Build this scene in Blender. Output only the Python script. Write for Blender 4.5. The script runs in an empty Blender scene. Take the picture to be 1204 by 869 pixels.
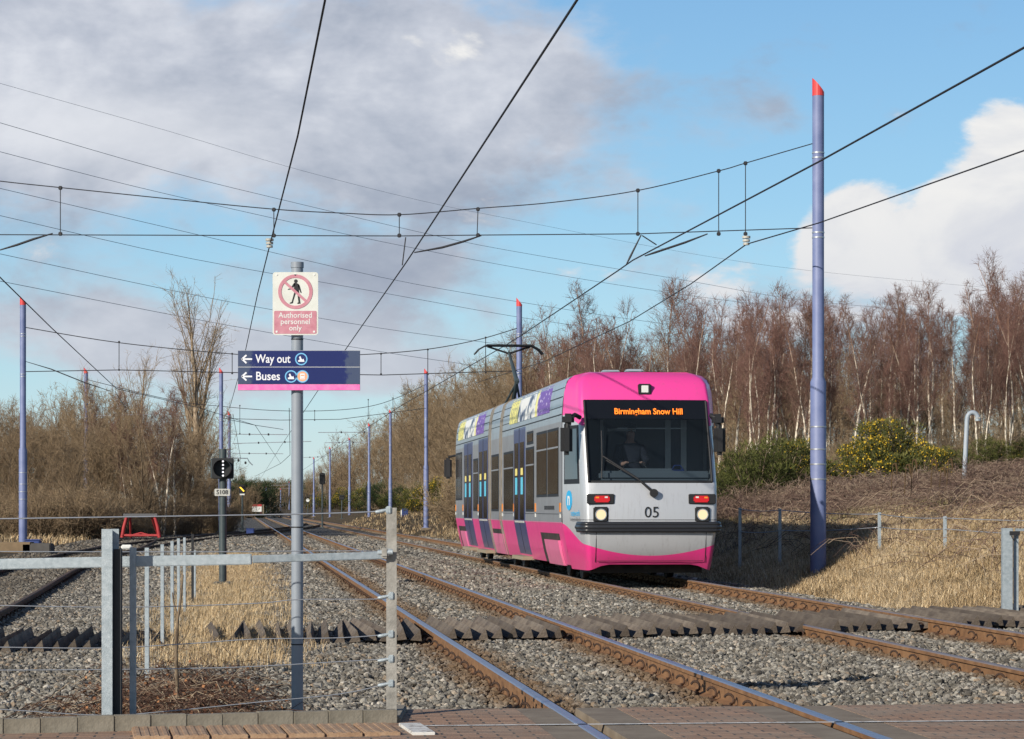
import bpy, bmesh, math, random
import numpy as np
from mathutils import Vector, Matrix
random.seed(5); rng = np.random.default_rng(11)
sc = bpy.context.scene
COL = sc.collection
F = 3000.0; CX = 602.0; HY = 598.0; CZ = 1.24
TH = math.atan(.106)
def X1(D): return 2.72-.106*D
def X2(D): return 6.866-.106*D
def at(px, py, D): return Vector(((px-CX)/F*D, D, CZ+(HY-py)/F*D))
def atz(px, py, z):
    D = (z-CZ)*F/(HY-py); return Vector(((px-CX)/F*D, D, z))
def lerp(xs, ys, x): return float(np.interp(x, xs, ys))
BT = [-3000,-300,-60,-30,-16,-13.2,-12.4,-8.6,-8.2,-6.4,-6.0,2.0,2.35,2.7,3.6,5.0,7,11,18,30,60,300,3000]
BZ = [6,4,.6,.25,.0,-.08,-.15,-.15,-.13,-.13,-.15,-.15,-.25,-.22,.12,.68,1.08,1.50,2.2,3.1,4.2,7,9]
def zg(X, D):
    X = np.asarray(X, float); D = np.asarray(D, float)
    t = X-(6.866-.106*D)
    z = np.interp(t, BT, BZ)
    z = z+np.where(np.abs(t+5.5) > 9, 1, 0)*np.clip((np.abs(t+5.5)-8)/10, 0, 1)*(.16*np.sin(X*.45+D*.21)+.12*np.sin(X*.9-D*.37+1)+.05*np.sin(2.1*X+D*1.3))
    far = np.clip((D-420)/180, 0, 1)
    z = z*(1-far)+far*np.maximum(z, 1.0)
    return z

# ------------------------------------------------------------------ materials
def mat(name, base=(.5,.5,.5), rough=.6, metal=0, spec=.5):
    m = bpy.data.materials.new(name); m.use_nodes = True
    b = m.node_tree.nodes['Principled BSDF']
    b.inputs['Base Color'].default_value = (*base, 1); b.inputs['Roughness'].default_value = rough
    b.inputs['Metallic'].default_value = metal; b.inputs['Specular IOR Level'].default_value = spec
    return m
class NT:
    def __init__(s, m): s.t = m.node_tree; s.n = s.t.nodes; s.l = s.t.links; s.b = s.n.get('Principled BSDF')
    def new(s, ty, **k):
        x = s.n.new(ty)
        for a, v in k.items(): setattr(x, a, v)
        return x
    def link(s, a, b): s.l.new(a, b)
    def inp(s, sock, v):
        if hasattr(v, 'is_linked') or isinstance(v, bpy.types.NodeSocket): s.l.new(v, sock)
        elif isinstance(v, (tuple, list)) and len(v) == 3 and sock.type == 'RGBA': sock.default_value = (*v, 1)
        else: sock.default_value = v
    def math(s, op, a, b=0, c=None, clamp=False):
        x = s.new('ShaderNodeMath', operation=op, use_clamp=clamp); s.inp(x.inputs[0], a); s.inp(x.inputs[1], b)
        if c is not None: s.inp(x.inputs[2], c)
        return x.outputs[0]
    def mix(s, f, a, b, mode='MIX'):
        x = s.new('ShaderNodeMix', data_type='RGBA', blend_type=mode); s.inp(x.inputs[0], f); s.inp(x.inputs[6], a); s.inp(x.inputs[7], b)
        return x.outputs[2]
    def coord(s, kind='Object'):
        return s.new('ShaderNodeTexCoord').outputs[kind]
    def pos(s): return s.new('ShaderNodeNewGeometry').outputs['Position']
    def xyz(s, v): x = s.new('ShaderNodeSeparateXYZ'); s.link(v, x.inputs[0]); return x.outputs
    def noise(s, v, scale, detail=4, rough=.6, dist=0):
        x = s.new('ShaderNodeTexNoise'); s.link(v, x.inputs['Vector']); x.inputs['Scale'].default_value = scale
        x.inputs['Detail'].default_value = detail; x.inputs['Roughness'].default_value = rough; x.inputs['Distortion'].default_value = dist
        return x.outputs['Fac']
    def vor(s, v, scale, feature='F1', out='Distance'):
        x = s.new('ShaderNodeTexVoronoi', feature=feature); s.link(v, x.inputs['Vector']); x.inputs['Scale'].default_value = scale
        return x.outputs[out]
    def ramp(s, f, stops, interp='LINEAR'):
        x = s.new('ShaderNodeValToRGB'); s.inp(x.inputs[0], f); cr = x.color_ramp; cr.interpolation = interp
        while len(cr.elements) < len(stops): cr.elements.new(.5)
        for e, (p, c) in zip(cr.elements, stops):
            e.position = p; e.color = (*c, 1) if isinstance(c, tuple) else (c, c, c, 1)
        return x.outputs[0]
    def sm(s, v, a, b):
        x = s.new('ShaderNodeMapRange', interpolation_type='SMOOTHSTEP'); s.inp(x.inputs[0], v); x.inputs[1].default_value = a; x.inputs[2].default_value = b
        return x.outputs[0]
    def bump(s, h, dist=.01, strength=1):
        x = s.new('ShaderNodeBump'); s.inp(x.inputs['Height'], h); x.inputs['Distance'].default_value = dist; x.inputs['Strength'].default_value = strength
        s.link(x.outputs[0], s.b.inputs['Normal']); return x
    def attr(s, name): x = s.new('ShaderNodeAttribute'); x.attribute_name = name; return x.outputs['Fac']
    def base(s, c): s.inp(s.b.inputs['Base Color'], c)
    def rough(s, c): s.inp(s.b.inputs['Roughness'], c)

def noisy(name, c1, c2, scale=8, rough=.6, metal=0, bump=0, spec=.5, detail=5, fine=None):
    m = mat(name, c1, rough, metal, spec); n = NT(m); co = n.coord()
    f = n.noise(co, scale, detail)
    c = n.ramp(f, [(.3, c1), (.7, c2)])
    n.base(c)
    if bump: n.bump(n.noise(co, scale*6, 3), bump)
    return m
def toned(name, stops, rough=.8, random_amt=.35):
    """colour picked by the per-face 'tone' attribute, jittered per object"""
    m = mat(name, stops[0][1], rough, 0, .2); n = NT(m)
    oi = n.new('ShaderNodeObjectInfo').outputs['Random']
    f = n.math('ADD', n.attr('tone'), n.math('MULTIPLY', n.math('SUBTRACT', oi, .5), random_amt), clamp=True)
    n.base(n.ramp(f, stops)); return m

M = {}
M['steel'] = noisy('galvanised', (.27,.32,.35), (.42,.47,.50), 30, .5, .25, .002)
M['steel_old'] = noisy('weathered_steel', (.20,.19,.17), (.42,.40,.36), 12, .55, .2, .002)
M['polegrey'] = noisy('sign_pole_paint', (.22,.25,.29), (.28,.31,.35), 5, .45)
M['lavender'] = noisy('mast_paint', (.12,.155,.31), (.20,.235,.40), 2.2, .55)
M['redcap'] = mat('mast_cap', (.62,.05,.05), .5)
M['band'] = mat('band', (.45,.47,.5), .4, .6)
M['dark'] = mat('dark_paint', (.012,.013,.015), .5)
M['darkgreen'] = noisy('signal_paint', (.035,.05,.055), (.06,.08,.085), 8, .5)
M['wire'] = mat('wire', (.02,.02,.025), .6)
M['powerwire'] = mat('power_line', (.10,.15,.20), .6)
M['white'] = mat('white_plate', (.72,.73,.70), .4)
M['rubber'] = mat('rubber', (.015,.015,.017), .6)
M['bluebox'] = noisy('blue_paint', (.02,.045,.17), (.03,.06,.23), 6, .5)

def rail_material():
    m = mat('rusty_rail', (.3,.15,.06), .8); n = NT(m); p = n.pos()
    n.base(n.ramp(n.noise(p, 6, 5), [(.25, (.12,.058,.025)), (.55, (.235,.12,.052)), (.8, (.32,.18,.085))]))
    n.bump(n.noise(p, 60, 3), .003); return m
M['rail'] = rail_material()
M['raildark'] = noisy('dark_rail', (.05,.03,.018), (.12,.07,.04), 4, .8)
M['railtop'] = mat('polished_rail_head', (.42,.42,.50), .32, .9)
M['railtop_dull'] = noisy('worn_rail_head', (.26,.19,.16), (.30,.27,.27), 2, .5, .4)
M['clip'] = noisy('rusty_clip', (.03,.016,.01), (.10,.05,.027), 20, .85)
M['concrete'] = noisy('rust_stained_sleeper', (.13,.095,.06), (.27,.22,.16), 5, .9, 0, .006)
M['kerb'] = noisy('kerb_concrete', (.17,.15,.115), (.32,.285,.225), 7, .9, 0, .004)
M['oldtimber'] = None
def timber():
    m = mat('weathered_timber', (.3,.25,.2), .85); n = NT(m); co = n.coord()
    mp = n.new('ShaderNodeMapping'); n.link(co, mp.inputs[0]); mp.inputs['Scale'].default_value = (14, .9, 14)
    f = n.noise(mp.outputs[0], 3, 6, .7)
    oi = n.new('ShaderNodeObjectInfo').outputs['Random']
    c = n.ramp(f, [(.25, (.055,.042,.032)), (.5, (.135,.105,.08)), (.8, (.27,.225,.175))])
    n.base(n.mix(n.math('MULTIPLY', oi, .7), n.mix(n.sm(n.noise(co, 1.5, 3), .4, .7), c, (.27,.22,.165)), (.05,.036,.025)))
    n.bump(f, .01); return m
M['timber'] = timber()

def gt(n, p):
    x = n.xyz(p)   # lateral offset from the far track's centre line
    return n.math('SUBTRACT', n.math('ADD', x[0], n.math('MULTIPLY', x[1], .106)), 6.866), x
def rustmask(n, t, p):
    fs = []
    for c in (-.72, .72, -4.87, -3.43):
        d = n.math('ABSOLUTE', n.math('SUBTRACT', t, c+.05)); fs.append(d)
    d = n.math('MINIMUM', n.math('MINIMUM', fs[0], fs[1]), n.math('MINIMUM', fs[2], fs[3]))
    d = n.math('ADD', d, n.math('MULTIPLY', n.math('SUBTRACT', n.noise(p, 2.2, 4), .5), .55))
    return n.math('SUBTRACT', 1, n.sm(d, .18, .48))
def ground_mat():
    m = mat('ground_surface', (.3,.28,.25), .95, 0, .2); n = NT(m); p = n.pos(); t, x = gt(n, p)
    v = n.vor(p, 22, out='Color'); vd = n.vor(p, 22)
    g = n.ramp(n.xyz(v)[0], [(0, (.085,.085,.08)), (.35, (.17,.17,.16)), (.7, (.29,.285,.265)), (1, (.42,.41,.385))])
    g = n.mix(n.math('MULTIPLY', n.math('POWER', vd, 2), 1.5, clamp=True), g, (.02,.018,.015))
    g = n.mix(n.math('MULTIPLY', rustmask(n, t, p), .75), g, (.125,.08,.045))
    big = n.noise(p, .6, 5)
    soil = n.ramp(n.noise(p, 5, 6, .75), [(.3, (.035,.026,.018)), (.55, (.11,.08,.05)), (.8, (.24,.19,.12))])
    soil = n.mix(n.sm(big, .5, .7), soil, (.07,.065,.03))
    tn = n.math('ADD', t, n.math('MULTIPLY', n.math('SUBTRACT', n.noise(p, .9, 4), .5), 1.2))
    isb = n.math('MULTIPLY', n.sm(tn, -13.6, -12.9), n.math('SUBTRACT', 1, n.sm(tn, 2.1, 2.5)))
    isb = n.math('MULTIPLY', isb, n.math('SUBTRACT', 1, n.sm(x[1], 430, 520)))
    strip = n.math('MULTIPLY', n.sm(tn, -8.2, -7.6), n.math('SUBTRACT', 1, n.sm(tn, -6.8, -6.4)))
    strip = n.math('MULTIPLY', strip, n.math('SUBTRACT', 1, n.sm(x[1], 58, 72)))
    isb = n.math('SUBTRACT', isb, strip, clamp=True)
    n.base(n.mix(isb, soil, g))
    n.bump(n.math('ADD', n.math('MULTIPLY', vd, -1), n.noise(p, 9, 4)), .05); return m
M['ground'] = ground_mat()
def stone_mat():
    m = mat('ballast_stone', (.3,.3,.3), .9, 0, .25); n = NT(m); p = n.pos(); t, x = gt(n, p)
    oi = n.new('ShaderNodeObjectInfo').outputs['Random']
    g = n.ramp(oi, [(0, (.045,.04,.034)), (.3, (.15,.138,.115)), (.6, (.27,.25,.212)), (.86, (.45,.42,.355)), (.93, (.34,.24,.15)), (1, (.66,.62,.54))])
    g = n.mix(n.math('MULTIPLY', n.noise(p, 45, 3), .6), g, (.13,.12,.105))
    g = n.mix(n.math('MULTIPLY', rustmask(n, t, p), .82), g, (.155,.095,.05))
    g = n.mix(n.math('MULTIPLY', n.math('SUBTRACT', 1, n.sm(n.math('ADD', t, n.noise(p, .7, 4)), -10.6, -8.6)), .5), g, (.07,.055,.04))
    g = n.mix(n.math('MULTIPLY', n.sm(n.noise(p, .8, 5, .7), .45, .7), .38), g, (.15,.12,.085))
    n.base(g); return m
M['stone'] = stone_mat()

def brick_mat():
    m = mat('brick_paving', (.3,.2,.15), .9); n = NT(m); p = n.pos()
    mp = n.new('ShaderNodeMapping'); n.link(p, mp.inputs[0]); mp.inputs['Rotation'].default_value = (0,0,-TH)
    b = n.new('ShaderNodeTexBrick'); n.link(mp.outputs[0], b.inputs['Vector'])
    b.inputs['Color1'].default_value = (.42,.25,.155,1); b.inputs['Color2'].default_value = (.29,.175,.11,1); b.inputs['Mortar'].default_value = (.07,.06,.05,1)
    b.inputs['Scale'].default_value = 1; b.inputs['Brick Width'].default_value = .2; b.inputs['Row Height'].default_value = .1; b.inputs['Mortar Size'].default_value = .007
    g = n.mix(n.math('MULTIPLY', n.sm(n.noise(p, 1.3, 6, .7), .35, .75), .6), b.outputs['Color'], (.30,.26,.20))
    g = n.mix(n.sm(n.noise(p, 90, 2), .66, .75), g, (.34,.31,.27))
    n.base(g); n.bump(n.math('ADD', n.math('MULTIPLY', b.outputs['Fac'], -1), n.math('MULTIPLY', n.noise(p, 70, 3), .8)), .006); return m
M['brick'] = brick_mat()
def paint_line():
    m = mat('worn_white_line', (.7,.69,.65), .8); n = NT(m); p = n.pos()
    n.base(n.mix(n.sm(n.noise(p, 14, 6, .8), .48, .62), (.68,.67,.63), (.24,.20,.165))); return m
M['line'] = paint_line()
def tactile():
    m = mat('tactile_slab', (.5,.33,.2), .9); n = NT(m); p = n.pos()
    n.base(n.ramp(n.noise(p, 11, 5, .8), [(.3, (.28,.165,.095)), (.6, (.42,.285,.18)), (.8, (.50,.40,.29))])); n.bump(n.noise(p, 60, 3), .004); return m
M['tactile'] = tactile()

# tram paints
def paint(name, c, rough=.3, metal=0, dirt=.12):
    m = mat(name, c, rough, metal); n = NT(m); p = n.coord()
    f = n.noise(p, 2.5, 6, .7)
    xz = n.xyz(p)[2]
    base_ = n.mix(n.math('MULTIPLY', n.sm(f, .4, .8), dirt), c, (.12,.10,.08))
    st = n.new('ShaderNodeMapping'); n.link(p, st.inputs[0]); st.inputs['Scale'].default_value = (5,5,.5)
    low = n.math('MULTIPLY', n.math('SUBTRACT', 1, n.sm(n.math('ADD', xz, n.math('MULTIPLY', n.noise(st.outputs[0], 3, 5), .9)), .35, 1.3)), .36)
    strk = n.math('MULTIPLY', n.sm(n.noise(st.outputs[0], 4, 5, .7), .52, .72), .22)
    n.base(n.mix(n.math('MAXIMUM', low, strk), base_, (.13,.085,.06)))
    n.rough(n.math('ADD', rough, n.math('MULTIPLY', f, .15)))
    m.node_tree.nodes['Principled BSDF'].inputs['Coat Weight'].default_value = .35
    m.node_tree.nodes['Principled BSDF'].inputs['Coat Roughness'].default_value = .12
    return m
PINK = (.84,.05,.28); SILV = (.57,.58,.60); GREY = (.30,.315,.34)
M['pink'] = paint('pink_paint', PINK, .35)
M['pinkpale'] = paint('pale_pink_paint', (.80,.17,.36), .45)  # paler pink for the lower skirt panels and the edge strip
M['grey'] = paint('grey_metallic', GREY, .35, .15, .25)
M['roofgrey'] = paint('roof_grey', (.34,.40,.45), .38, .2, .2)
M['navy'] = paint('navy_door', (.028,.045,.16), .3)
M['silver'] = paint('silver_paint', SILV, .35, .3)
def nose_mat():
    m = paint('nose_livery', SILV, .34, .2, .08); n = NT(m); x = n.xyz(n.coord())
    ax = n.math('DIVIDE', x[0], 1.1); q = n.math('MULTIPLY', n.math('MULTIPLY', ax, ax), .19)
    zb = n.math('ADD', n.math('ADD', q, .45), n.math('MULTIPLY', n.sm(x[1], .2, 1.5), .26))
    low = n.math('LESS_THAN', x[2], zb)
    zt = n.math('ADD', 2.63, n.math('MULTIPLY', n.sm(x[1], .4, 1.45), .22))
    hi = n.math('GREATER_THAN', x[2], zt)
    side = n.math('GREATER_THAN', x[1], 1.49)
    f = n.math('MAXIMUM', low, hi)
    st = n.new('ShaderNodeMapping'); n.link(n.coord(), st.inputs[0]); st.inputs['Scale'].default_value = (6,6,.7)
    gr = n.math('ADD', n.math('MULTIPLY', n.sm(n.noise(st.outputs[0], 3, 6, .7), .5, .75), .22), n.math('MULTIPLY', n.math('SUBTRACT', 1, n.sm(x[2], .25, .75)), .25))
    n.base(n.mix(gr, n.mix(f, n.mix(n.math('MULTIPLY', n.noise(n.coord(), 2, 4), .25), SILV, (.42,.43,.45)), n.mix(n.sm(x[2], .9, 2.5), (.80,.028,.24), (.82,.06,.31))), (.16,.12,.10)))
    n.inp(n.b.inputs['Metallic'], n.math('MULTIPLY', n.math('SUBTRACT', 1, f), .35)); return m
M['nose'] = nose_mat()
M['panel'] = mat('windscreen_black', (.006,.007,.009), .12)
def glass(name, tint, trans, rough=.03):
    m = mat(name, tint, rough); n = NT(m); out = n.n['Material Output']
    n.b.inputs['Specular IOR Level'].default_value = .5
    tr = n.new('ShaderNodeBsdfTransparent'); tr.inputs[0].default_value = (.72,.80,.84,1)
    mx = n.new('ShaderNodeMixShader'); mx.inputs[0].default_value = 1-trans
    n.link(tr.outputs[0], mx.inputs[1]); n.link(n.b.outputs[0], mx.inputs[2]); n.link(mx.outputs[0], out.inputs[0]); return m
M['screen'] = glass('windscreen_glass', (.02,.028,.036), .72)
def sideglass():
    m = mat('tinted_side_glass', (.03,.028,.024), .08); n = NT(m); p = n.coord()
    n.base(n.ramp(n.noise(p, 1.6, 4, .7), [(.35, (.010,.011,.011)), (.6, (.03,.029,.024)), (.75, (.065,.055,.04))])); return m
M['sideglass'] = sideglass()
M['cabglass'] = mat('cab_side_glass', (.05,.06,.07), .08)
def emis(name, c, s):
    m = mat(name, c, .4); b = m.node_tree.nodes['Principled BSDF']; b.inputs['Emission Color'].default_value = (*c,1); b.inputs['Emission Strength'].default_value = s; return m
M['led'] = emis('led_text', (1,.22,.02), .9)
M['head'] = emis('headlamp_glow', (.85,.62,.38), .35)
M['lampclear'] = mat('clear_lamp', (.75,.76,.72), .15)
M['redlens'] = mat('red_lens', (.62,.012,.02), .15)
M['amber'] = mat('amber_lens', (.85,.28,.03), .2)
M['metroblue'] = mat('logo_blue', (.02,.38,.70), .4)
M['bumper'] = mat('bumper_rubber', (.025,.026,.03), .32)
M['chassis'] = noisy('underframe', (.012,.011,.010), (.05,.04,.03), 6, .8)
M['wheel'] = mat('wheel', (.03,.028,.026), .6, .3)
M['wood_step'] = mat('door_step', (.30,.25,.17), .8)
M['yellow'] = mat('yellow', (.85,.72,.22), .5)
M['skyblue'] = mat('sky_blue_sticker', (.12,.55,.75), .5)
M['signnavy'] = None

# ------------------------------------------------------------------ mesh helpers
def tag(o, label=None, cat=None, group=None, kind=None):
    if label: o['label'] = label
    if cat: o['category'] = cat
    if group: o['group'] = group
    if kind: o['kind'] = kind
    return o
def empty(name, loc=(0,0,0), rz=0, **k):
    o = bpy.data.objects.new(name, None); COL.objects.link(o); o.location = loc; o.rotation_euler = (0,0,rz); o.empty_display_size = .2
    return tag(o, k.get('label'), k.get('cat'), k.get('group'))
def link(name, me, mats, parent=None, smooth=False):
    if not isinstance(mats, (list, tuple)): mats = [mats]
    for m in mats: me.materials.append(m)
    if smooth: me.polygons.foreach_set('use_smooth', [True]*len(me.polygons))
    o = bpy.data.objects.new(name, me); COL.objects.link(o); o.parent = parent; return o
class MB:
    def __init__(s): s.v = []; s.f = []; s.m = []; s.sm = []
    def add(s, vs, fs, mi=0, smooth=False):
        b = len(s.v); s.v += [tuple(v) for v in vs]
        for f in fs: s.f.append([b+i for i in f]); s.m.append(mi); s.sm.append(smooth)
        return s
    def box(s, c, d, mi=0, rz=0, rx=0, ry=0, bev=0):
        R = Matrix.Rotation(rz,3,'Z')@Matrix.Rotation(ry,3,'Y')@Matrix.Rotation(rx,3,'X'); c = Vector(c)
        if bev:
            bm = bmesh.new(); bmesh.ops.create_cube(bm, size=1)
            for v in bm.verts: v.co = Vector((v.co.x*d[0], v.co.y*d[1], v.co.z*d[2]))
            bmesh.ops.bevel(bm, geom=bm.edges[:], offset=bev, segments=2, affect='EDGES')
            bm.verts.index_update()
            s.add([R@v.co+c for v in bm.verts], [[v.index for v in f.verts] for f in bm.faces], mi); bm.free(); return s
        vs = [R@Vector((x*d[0]/2, y*d[1]/2, z*d[2]/2))+c for z in (-1,1) for y in (-1,1) for x in (-1,1)]
        return s.add(vs, [(0,2,3,1),(4,5,7,6),(0,1,5,4),(2,6,7,3),(0,4,6,2),(1,3,7,5)], mi)
    def tube(s, pts, r, n=8, mi=0, cap=True, smooth=True):
        pts = [Vector(p) for p in pts]; rs = r if isinstance(r, (list,tuple)) else [r]*len(pts)
        vs = []; up = None
        for i, p in enumerate(pts):
            d = (pts[min(i+1,len(pts)-1)]-pts[max(i-1,0)]).normalized()
            if up is None: up = Vector((0,0,1)) if abs(d.z) < .9 else Vector((1,0,0))
            a = d.cross(up).normalized(); b = a.cross(d).normalized(); up = b
            for k in range(n):
                t = 2*math.pi*k/n; vs.append(p+a*math.cos(t)*rs[i]+b*math.sin(t)*rs[i])
        fs = []
        for i in range(len(pts)-1):
            for k in range(n): fs.append((i*n+k, i*n+(k+1)%n, (i+1)*n+(k+1)%n, (i+1)*n+k))
        s.add(vs, fs, mi, smooth)
        if cap: s.add(vs[:n][::-1], [range(n)], mi); s.add(vs[-n:], [range(n)], mi)
        return s
    def prism(s, poly, axis='y', a=0, b=1, mi=0):
        """poly of (x,z) extruded in y, or (x,y) in z, or (y,z) in x"""
        f = {'y': lambda p,h:(p[0],h,p[1]), 'z': lambda p,h:(p[0],p[1],h), 'x': lambda p,h:(h,p[0],p[1])}[axis]
        n = len(poly); vs = [f(p,a) for p in poly]+[f(p,b) for p in poly]
        fs = [tuple(range(n))[::-1], tuple(range(n,2*n))]+[(i,(i+1)%n,n+(i+1)%n,n+i) for i in range(n)]
        return s.add(vs, fs, mi)
    def disc(s, c, r, y0, y1, n=20, mi=0, r_in=None):
        """disc facing y"""
        if r_in is None:
            return s.prism([(c[0]+r*math.cos(2*math.pi*k/n), c[1]+r*math.sin(2*math.pi*k/n)) for k in range(n)], 'y', y0, y1, mi)
        vs = []
        for y in (y0, y1):
            for rr in (r, r_in): vs += [(c[0]+rr*math.cos(2*math.pi*k/n), y, c[1]+rr*math.sin(2*math.pi*k/n)) for k in range(n)]
        fs = []
        for k in range(n):
            q = (k+1)%n
            fs += [(k,q,n+q,n+k), (2*n+k,3*n+k,3*n+q,2*n+q), (k,2*n+k,2*n+q,q), (n+k,n+q,3*n+q,3*n+k)]
        return s.add(vs, fs, mi)
    def mesh(s, name):
        me = bpy.data.meshes.new(name); me.from_pydata(s.v, [], s.f)
        me.polygons.foreach_set('material_index', s.m); me.polygons.foreach_set('use_smooth', s.sm)
        bm = bmesh.new(); bm.from_mesh(me); bmesh.ops.recalc_face_normals(bm, faces=bm.faces[:]); bm.to_mesh(me); bm.free(); me.update(); return me
    def build(s, name, mats, parent=None): return link(name, s.mesh(name), mats, parent)
def text(body, size, m, loc, parent, name='lettering', rot=(math.pi/2,0,0), align='LEFT', squash=1, bold=0, ext=.0008):
    cu = bpy.data.curves.new('t', 'FONT'); cu.body = body; cu.size = size; cu.align_x = align; cu.align_y = 'CENTER'; cu.extrude = ext; cu.offset = bold; cu.resolution_u = 3
    cu.space_line = .9
    o = bpy.data.objects.new('t', cu); COL.objects.link(o); dg = bpy.context.evaluated_depsgraph_get(); dg.update()
    me = bpy.data.meshes.new_from_object(o.evaluated_get(dg)); me.materials.clear(); bpy.data.objects.remove(o); bpy.data.curves.remove(cu)
    r = link(name, me, m, parent); r.location = loc; r.rotation_euler = rot; r.scale = (squash,1,1); return r
def copy_tree(o, parent=None):
    c = o.copy(); COL.objects.link(c)
    if parent is not None: c.parent = parent
    for ch in list(o.children): copy_tree(ch, c)
    return c
def fast(name, V, Fc, tone=None, matidx=None):
    """V (n,3) floats, Fc (m,k) uniform polygons"""
    V = np.ascontiguousarray(V, np.float32); Fc = np.ascontiguousarray(Fc, np.int32); me = bpy.data.meshes.new(name)
    me.vertices.add(len(V)); me.vertices.foreach_set('co', V.ravel())
    k = Fc.shape[1]; me.loops.add(Fc.size); me.loops.foreach_set('vertex_index', Fc.ravel())
    me.polygons.add(len(Fc)); me.polygons.foreach_set('loop_start', np.arange(0, Fc.size, k, dtype=np.int32))
    if tone is not None:
        a = me.attributes.new('tone', 'FLOAT', 'POINT'); a.data.foreach_set('value', np.ascontiguousarray(tone, np.float32))
    me.update(calc_edges=True); me.validate(); return me
def tubes(P0, P1, R0, R1, n=3):
    P0 = np.asarray(P0); P1 = np.asarray(P1); R0 = np.asarray(R0)[:,None]; R1 = np.asarray(R1)[:,None]
    d = P1-P0; d /= np.linalg.norm(d, axis=1)[:,None]+1e-9
    up = np.where(np.abs(d[:,2:3]) < .9, np.array([[0,0,1.]]), np.array([[1.,0,0]]))
    a = np.cross(d, up); a /= np.linalg.norm(a, axis=1)[:,None]+1e-9; b = np.cross(a, d)
    vs = []
    for k in range(n):
        t = 2*math.pi*k/n; o = a*math.cos(t)+b*math.sin(t); vs.append(P0+o*R0)
    for k in range(n):
        t = 2*math.pi*k/n; o = a*math.cos(t)+b*math.sin(t); vs.append(P1+o*R1)
    V = np.stack(vs, 1).reshape(-1,3); N = len(P0); base = np.arange(N)[:,None]*2*n
    fs = np.stack([base+np.array([[k,(k+1)%n,n+(k+1)%n,n+k]]) for k in range(n)], 1).reshape(-1,4)
    return V, fs

# ------------------------------------------------------------------ camera, sun, sky
cam = bpy.data.cameras.new('camera'); co = bpy.data.objects.new('camera', cam); COL.objects.link(co)
co.location = (0,0,CZ); co.rotation_euler = (math.pi/2,0,0); cam.lens = 36*F/1204; cam.sensor_width = 36; cam.shift_y = (HY-434.5)/1204
cam.clip_end = 20000; cam.clip_start = .1; sc.camera = co
SEL, SAZ = math.radians(23.5), math.radians(41)
sdir = Vector((-math.sin(SAZ)*math.cos(SEL), -math.cos(SAZ)*math.cos(SEL), math.sin(SEL)))
sl = bpy.data.lights.new('sun', 'SUN'); sl.energy = 5.0; sl.angle = math.radians(.5); sl.color = (1,.93,.82)
so = bpy.data.objects.new('sun', sl); COL.objects.link(so); so.rotation_euler = sdir.to_track_quat('Z','Y').to_euler()
w = bpy.data.worlds.new('World'); sc.world = w; w.use_nodes = True
n = NT(w); n.b = None
bg = n.n['Background']
sky = n.new('ShaderNodeTexSky', sky_type='NISHITA'); sky.sun_disc = False; sky.sun_elevation = SEL; sky.sun_rotation = math.atan2(sdir.x, sdir.y)
sky.air_density = 1.0; sky.dust_density = .3; sky.ozone_density = 1.6
d = n.coord('Generated'); x = n.xyz(d)
hyp = n.math('SQRT', n.math('ADD', n.math('MULTIPLY', x[0], x[0]), n.math('MULTIPLY', x[1], x[1])))
hyp = n.math('MAXIMUM', hyp, .05)
u = n.math('DIVIDE', x[0], hyp); v = n.math('DIVIDE', x[2], hyp)
cv = n.new('ShaderNodeCombineXYZ'); n.link(u, cv.inputs[0]); n.link(n.math('MULTIPLY', v, 1.7), cv.inputs[1]); n.link(n.math('MULTIPLY', x[1], .4), cv.inputs[2]); cvec = cv.outputs[0]
def blob(px, py, rx, ry, s):
    a = n.math('DIVIDE', n.math('SUBTRACT', u, (px-602)/F), rx/F); b = n.math('DIVIDE', n.math('SUBTRACT', v, (HY-py)/F), ry/F)
    r2 = n.math('ADD', n.math('MULTIPLY', a, a), n.math('MULTIPLY', b, b))
    return n.math('MULTIPLY', n.math('POWER', 2.718, n.math('MULTIPLY', r2, -1)), s)
def total(bs):
    t = None
    for q in bs:
        g = blob(*q); t = g if t is None else n.math('ADD', t, g)
    return t
nz = n.noise(cvec, 16, 7, .56, .3); nf = n.noise(cvec, 60, 5, .6)
cum = total([(1175,185,52,62,1.2),(1120,265,70,50,1.0),(1000,255,38,45,.95),(1190,330,140,55,.95),(1030,315,80,40,.8),(950,290,20,45,.4),(835,335,50,28,.5),(700,318,60,18,.36),(905,215,45,22,.34),(520,60,90,30,.3),(60,300,70,20,.35)])
gry = total([(260,70,300,110,1.0),(520,110,170,100,.8),(60,60,160,120,.8),(420,200,160,60,.75),(60,230,200,70,.5),(650,110,70,70,.5),(900,130,55,40,.45),(740,225,70,50,.42),(110,380,150,50,.6),(440,330,130,70,.6),(330,420,200,50,.55),(1000,360,160,30,.6),(110,410,130,35,.5),(500,310,90,35,.38),(300,410,90,25,.42),(430,440,110,25,.45),(100,180,170,45,.6),(780,330,60,40,.35),(60,320,100,30,.2),(520,420,120,60,.45),(30,100,100,100,.3)])
nn = n.math('MULTIPLY', n.math('SUBTRACT', nz, .5), 2.0)
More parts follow.
